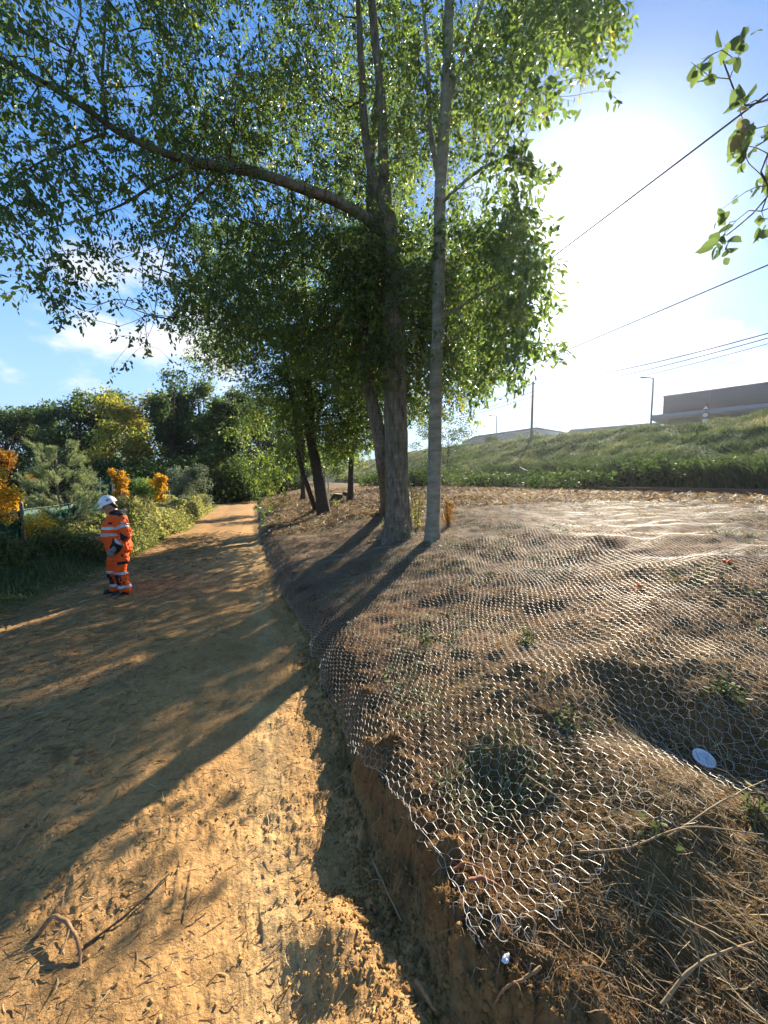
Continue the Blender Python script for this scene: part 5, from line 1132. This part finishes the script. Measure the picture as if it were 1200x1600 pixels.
stick('dead_stick', 'long curved pale stem lying across the bank right of the netting’s cut end', [(905, 1350, .03), (985, 1345, .05), (1070, 1322, .05), (1190, 1330, .04)], .004, M['stick'], 'stick', [(.3, .2, .8, .4, .10), (.6, .1, -.8, .3, .12)])
stick('dead_stick', 'pale stem slanting upward to the right edge below the white lid', [(1040, 1325, .02), (1100, 1295, .05), (1155, 1262, .06), (1200, 1235, .07)], .0038, M['stick'], 'stick', [(.5, .7, -.3, .3, .10)])
stick('dead_stick', 'straight dry twig lying on the netting level with the white lid', [(820, 1232, .04), (870, 1262, .04), (900, 1285, .03)], .0055, M['stick'], 'stick')
stick('dead_stick', 'straight pale straw across the netting above its torn corner', [(798, 1290, .04), (830, 1350, .045), (858, 1405, .03)], .003, M['stick'], 'stick')
stick('dead_stick', 'knobbly broken branch in the bottom right corner', [(1030, 1590, .02), (1085, 1555, .07), (1120, 1535, .08), (1175, 1520, .08)], .006, M['stick'], 'branch', [(.5, .2, .7, .5, .10), (.3, -.3, .8, .3, .09), (.75, .4, -.5, .5, .12)])
stick('dead_stick', 'thin pale stalk leaning out over the bottom right corner', [(1050, 1450, .05), (1110, 1500, .10), (1170, 1560, .12)], .0042, M['stick'], 'stick')
stick('hanging_root', 'pale root dangling from the dark cut face at the bottom of the frame', [(845, 1530, .02), (825, 1545, .03), (790, 1572, .03), (770, 1595, .02)], .0055, M['root'], 'root', [(.2, .5, .3, .3, .05), (.5, .3, -.7, .1, .06)], 'roots in the cut face')
stick('hanging_root', 'root hanging straight down the dark cut face right of the scrap of paper', [(905, 1300, .03), (893, 1360, .02), (900, 1430, .02), (915, 1500, .01)], .0022, M['root'], 'root', (), 'roots in the cut face')
stick('hanging_root', 'thick stubby root sticking out of the soil at the bottom edge', [(650, 1550, .02), (665, 1575, .04), (680, 1598, .03)], .009, M['root'], 'root', (), 'roots in the cut face')
stick('hanging_root', 'arched red-brown root bared under the corner of the netting', [(732, 1392, .015), (755, 1384, .035), (785, 1392, .012)], .0105, mat('red_root', base=(.30, .12, .06), rough=.7, noise=(40, 4, .5, (.14, .05, .03))), 'root', (), 'roots in the cut face')
stick('hanging_root', 'second red-brown root just above and left of the arched one', [(705, 1372, .012), (728, 1364, .024), (750, 1362, .010)], .0075, bpy.data.materials['red_root'], 'root', (), 'roots in the cut face')
g = np.random.default_rng(55)
for (u, v, l) in [(440, 1480, 'thin dry stalk lying on the smeared clay in the middle of the lit path'), (330, 1420, 'dark twig lying across the lit path'), (560, 1105, 'crooked twig at the lip where the netting begins')]:
    a = g.uniform(0, 3); stick('twig', l, [(u, v, .005), (u + 18 * math.cos(a), v + 25 * math.sin(a), .012), (u + 40 * math.cos(a), v + 48 * math.sin(a), .005)], .003, M['stick'], 'twig')
# white plastic lid with a raised handle, caught under the wires
def lid():
    h = np.array(hit(1099, 1200)); r = .050
    root = empty('white_lid', tuple(h + [0, 0, .045])); root.rotation_euler = (R(20), R(8), R(-15)); tag(root, 'round white plastic lid caught under the netting at the right', 'lid'); m = mat('white_lid', base=(.72, .73, .74), rough=.35)
    b = MB(); n = 36; prof = [(0, .0035), (.80, .0035), (.84, .007), (.93, .008), (1, .004), (1, -.006), (.96, -.006), (.94, 0), (0, 0)]
    V = np.array([[max(p, .001) * r * math.cos(a), max(p, .001) * r * math.sin(a), z] for p, z in prof for a in np.arange(n) * 2 * math.pi / n]); i = np.arange(len(prof) - 1)[:, None] * n; j = np.arange(n)[None]; j2 = (j + 1) % n
    b.add(V, np.stack([i + j, i + j2, i + n + j2, i + n + j], 2).reshape(-1, 4)); b.build('disc', m, root, True)
    b = MB(); P = [(.016 * math.cos(a) * 1.2, .012 + .008 * math.sin(a), .006) for a in np.linspace(0, 2 * math.pi, 25)]; b.tube(P, .0022, 6, cap=False); b.build('raised_ring', mat('lid_ring', base=(.55, .56, .58), rough=.4), root, True)
    b = MB(); b.box((-.03, .0, .0040), (.0014, .08, .0010)); b.box((.004, -.022, .0040), (.0014, .06, .0010)); b.build('groove', mat('lid_groove', base=(.04, .04, .045), rough=.6), root)
lid()
def scrap(u, v, w, l, lb, m, cat, name, dz=.01, tilt=.4):
    h = np.array(hit(u, v)); gg = np.random.default_rng(int(u)); n = 7; X, Y = np.meshgrid(np.linspace(-1, 1, n), np.linspace(-1, 1, n), indexing='ij'); a = gg.uniform(0, 6)
    Z = .35 * fbm(X + u, Y, 1.2, 2, 9) * min(w, l); P = np.stack([(X + .15 * vnoise(Y * 3, X * 0 + u, 2)) * w / 2, (Y + .15 * vnoise(X * 3, Y * 0 + v, 3)) * l / 2, Z + tilt * Y * l / 2], 2).reshape(-1, 3)
    c, s_ = math.cos(a), math.sin(a); P = np.stack([P[:, 0] * c - P[:, 1] * s_, P[:, 0] * s_ + P[:, 1] * c, P[:, 2]], 1); i = np.arange(n - 1)[:, None] * n; j = np.arange(n - 1)[None]
    o = raw_mesh(name, P, np.stack([i + j, i + n + j, i + n + j + 1, i + j + 1], 2).reshape(-1, 4), m, smooth=True, loc=tuple(h + [0, 0, dz])); md = o.modifiers.new('t', 'SOLIDIFY'); md.thickness = .0012; tag(o, lb, cat); return o
paper = mat('white_scrap', base=(.75, .76, .80), rough=.7)
scrap(790, 1507, .030, .022, 'crumpled white scrap below the torn corner of the netting', paper, 'litter', 'paper_scrap')
scrap(884, 884, .07, .03, 'small white scrap on the far netting', paper, 'litter', 'paper_scrap')
scrap(1135, 883, .10, .06, 'orange leaf scrap on the netting near the right edge', mat('orange_leaf', base=(.75, .16, .03), rough=.6, transl=(.3, (1, 1, 1))), 'leaf', 'fallen_leaf', .04)
scrap(1000, 921, .05, .05, 'small orange leaf on the netting right of the middle', bpy.data.materials['orange_leaf'], 'leaf', 'fallen_leaf', .04)
scrap(952, 1133, .03, .025, 'small yellow leaf above the netting’s straw ridge', mat('yellow_leaf', base=(.65, .40, .03), rough=.6, transl=(.3, (1, 1, 1))), 'leaf', 'fallen_leaf', .03)
scrap(1190, 990, .04, .03, 'white fleck of plastic at the right edge of the netting', paper, 'litter', 'plastic_fleck', .03)
scrap(442, 1033, .05, .04, 'red-pink scrap lying at the path edge', mat('pink_scrap', base=(.45, .12, .12), rough=.6), 'litter', 'pink_scrap', .01)
# sprouts and weeds round the trunks
def sprout(u, v, h, n, lb, tone, wide=.16, m='leaf_hedge', ls=.06, name='sapling', cat='plant', group=None, dy=0):
    p = np.array(hit(u, v)); p[1] += dy; p[2] = float(terrain(p[0], p[1])); gg = np.random.default_rng(int(u * 7 + v)); root = empty(name, tuple(p)); tag(root, lb, cat, group); A = []; B = []; L = []
    for k in range(n):
        e = np.array([gg.normal(0, wide), gg.normal(0, wide), h * gg.uniform(.5, 1.05)]); q = np.array([gg.normal(0, .03), gg.normal(0, .03), -.02]); md = (q + e) / 2 + [gg.normal(0, .02), 0, .03]; A += [q, md]; B += [md, e]
        for f in np.linspace(.25, 1, 9): L.append(q + (e - q) * f)
    V, F = frusta(np.array(A), np.array(B), np.full(len(A), .004), np.full(len(A), .0025), 5); raw_mesh('stems', V, F, M['straw'], root, tint=np.full(len(V), .4))
    P = np.array(L); V, F, T = leaves(None, P, gg.normal(0, 1, P.shape), ls, gg, 3, .06, .5, .4, .05); raw_mesh('foliage', V, F, M[m], root, tint=np.repeat(np.clip(gg.normal(tone, .15, len(P) * 3), 0, 1), 6))
sprout(652, 826, .95, 14, 'yellow-green suckers sprouting between the two nearest trunks', .85, .13)
sprout(628, 842, .35, 12, 'low green suckers at the foot of the thickest trunk', .45, .14, ls=.05)
sprout(604, 826, .25, 8, 'few green shoots at the left foot of the thickest trunk', .5, .12, ls=.05)
sprout(700, 822, .62, 26, 'rusty dry weeds just right of the pale trunk', .15, .12, m='leaf_gold', ls=.035)
sprout(523, 792, .40, 12, 'green shoots right of the twin-stemmed tree', .6, .18, ls=.06)
for i, (u, v) in enumerate([(820, 1010), (826, 1000), (1015, 1312), (1188, 1285), (885, 1130), (1140, 1090), (665, 1005)]):
    sprout(u, v, .07, 6, ['tiny bright weed left of the middle of the netting', 'tiny weed touching the bright one on the netting', 'weed in the loose loops at the cut end of the netting', 'leafy weed at the right edge below the white lid', 'pale weed on the straw ridge of the netting', 'small weed on the dark soil at the right', 'small weed in the hollow below the trunks'][i], .5, .03, m='grass', ls=.03, name='weed', group='weeds poking through the netting')
# two cut stumps by the twin-stemmed tree
for i, (u, v, r, h_, lb) in enumerate([(527, 782, .30, .42, 'larger dark mossy stump right of the twin-stemmed tree'), (541, 775, .22, .30, 'smaller stump touching the larger one')]):
    p = np.array(hit(u, v)); p[2] -= .08; root = empty('tree_stump', tuple(p)); tag(root, lb, 'stump', 'stumps beside the twin-stemmed tree'); P = [(0, 0, 0), (0, 0, h_ * .4), (.03, 0, h_ * .8), (.04, 0, h_)]
    Q, rr = path_r(P, [r * 1.1, r * .95, r * .85, r * .8], 12); V, F = bark_trunk(Q, rr, 22, 40 + i, .35, .14); raw_mesh('bark', V, F, M['bark_dark'], root, smooth=True)
    n = 22; ring = V[-n:]; raw_mesh('cut_face', np.vstack([ring, ring.mean(0) + [0, 0, .03]]), np.stack([np.arange(n), (np.arange(n) + 1) % n, np.full(n, n)], 1), M['stick'], root)
# pale marker post by the track
p = np.array(hit(513, 762)); b = MB(); b.tube([(0, 0, -.1), (0, 0, .8), (0, 0, 1.25)], .05, 8); b.tube([(0, 0, 1.25), (0, 0, 1.3)], [.06, .02], 8)
p = at(513, 760, 26); zt = float(terrain(p[0], p[1])); o = b.build('marker_post', mat('pale_concrete', base=(.45, .44, .40), rough=.8, noise=(20, 4, .4, (.3, .29, .26))), smooth=True, loc=(p[0], p[1], zt)); tag(o, 'pale concrete post beside the rails, right of the twin-stemmed tree', 'post')
# ------------------------------------------------------------------ thin scattering box, added to imitate the veiling glare round the sun
def glare_haze():
    b = MB(); b.box((0, 0, 0), (1, 1, 1)); m = bpy.data.materials.new('glare_haze'); m.use_nodes = True; nt = m.node_tree; nt.nodes.clear()
    o_ = nt.nodes.new('ShaderNodeOutputMaterial'); v = nt.nodes.new('ShaderNodeVolumePrincipled'); v.inputs['Color'].default_value = (.93, .96, 1, 1)
    v.inputs['Density'].default_value = .00035; v.inputs['Anisotropy'].default_value = .72; nt.links.new(v.outputs[0], o_.inputs['Volume'])
    o = b.build('glare_haze', m); o.scale = (600, 600, 42); o.location = (0, 0, 17); tag(o, kind='stuff')
glare_haze()
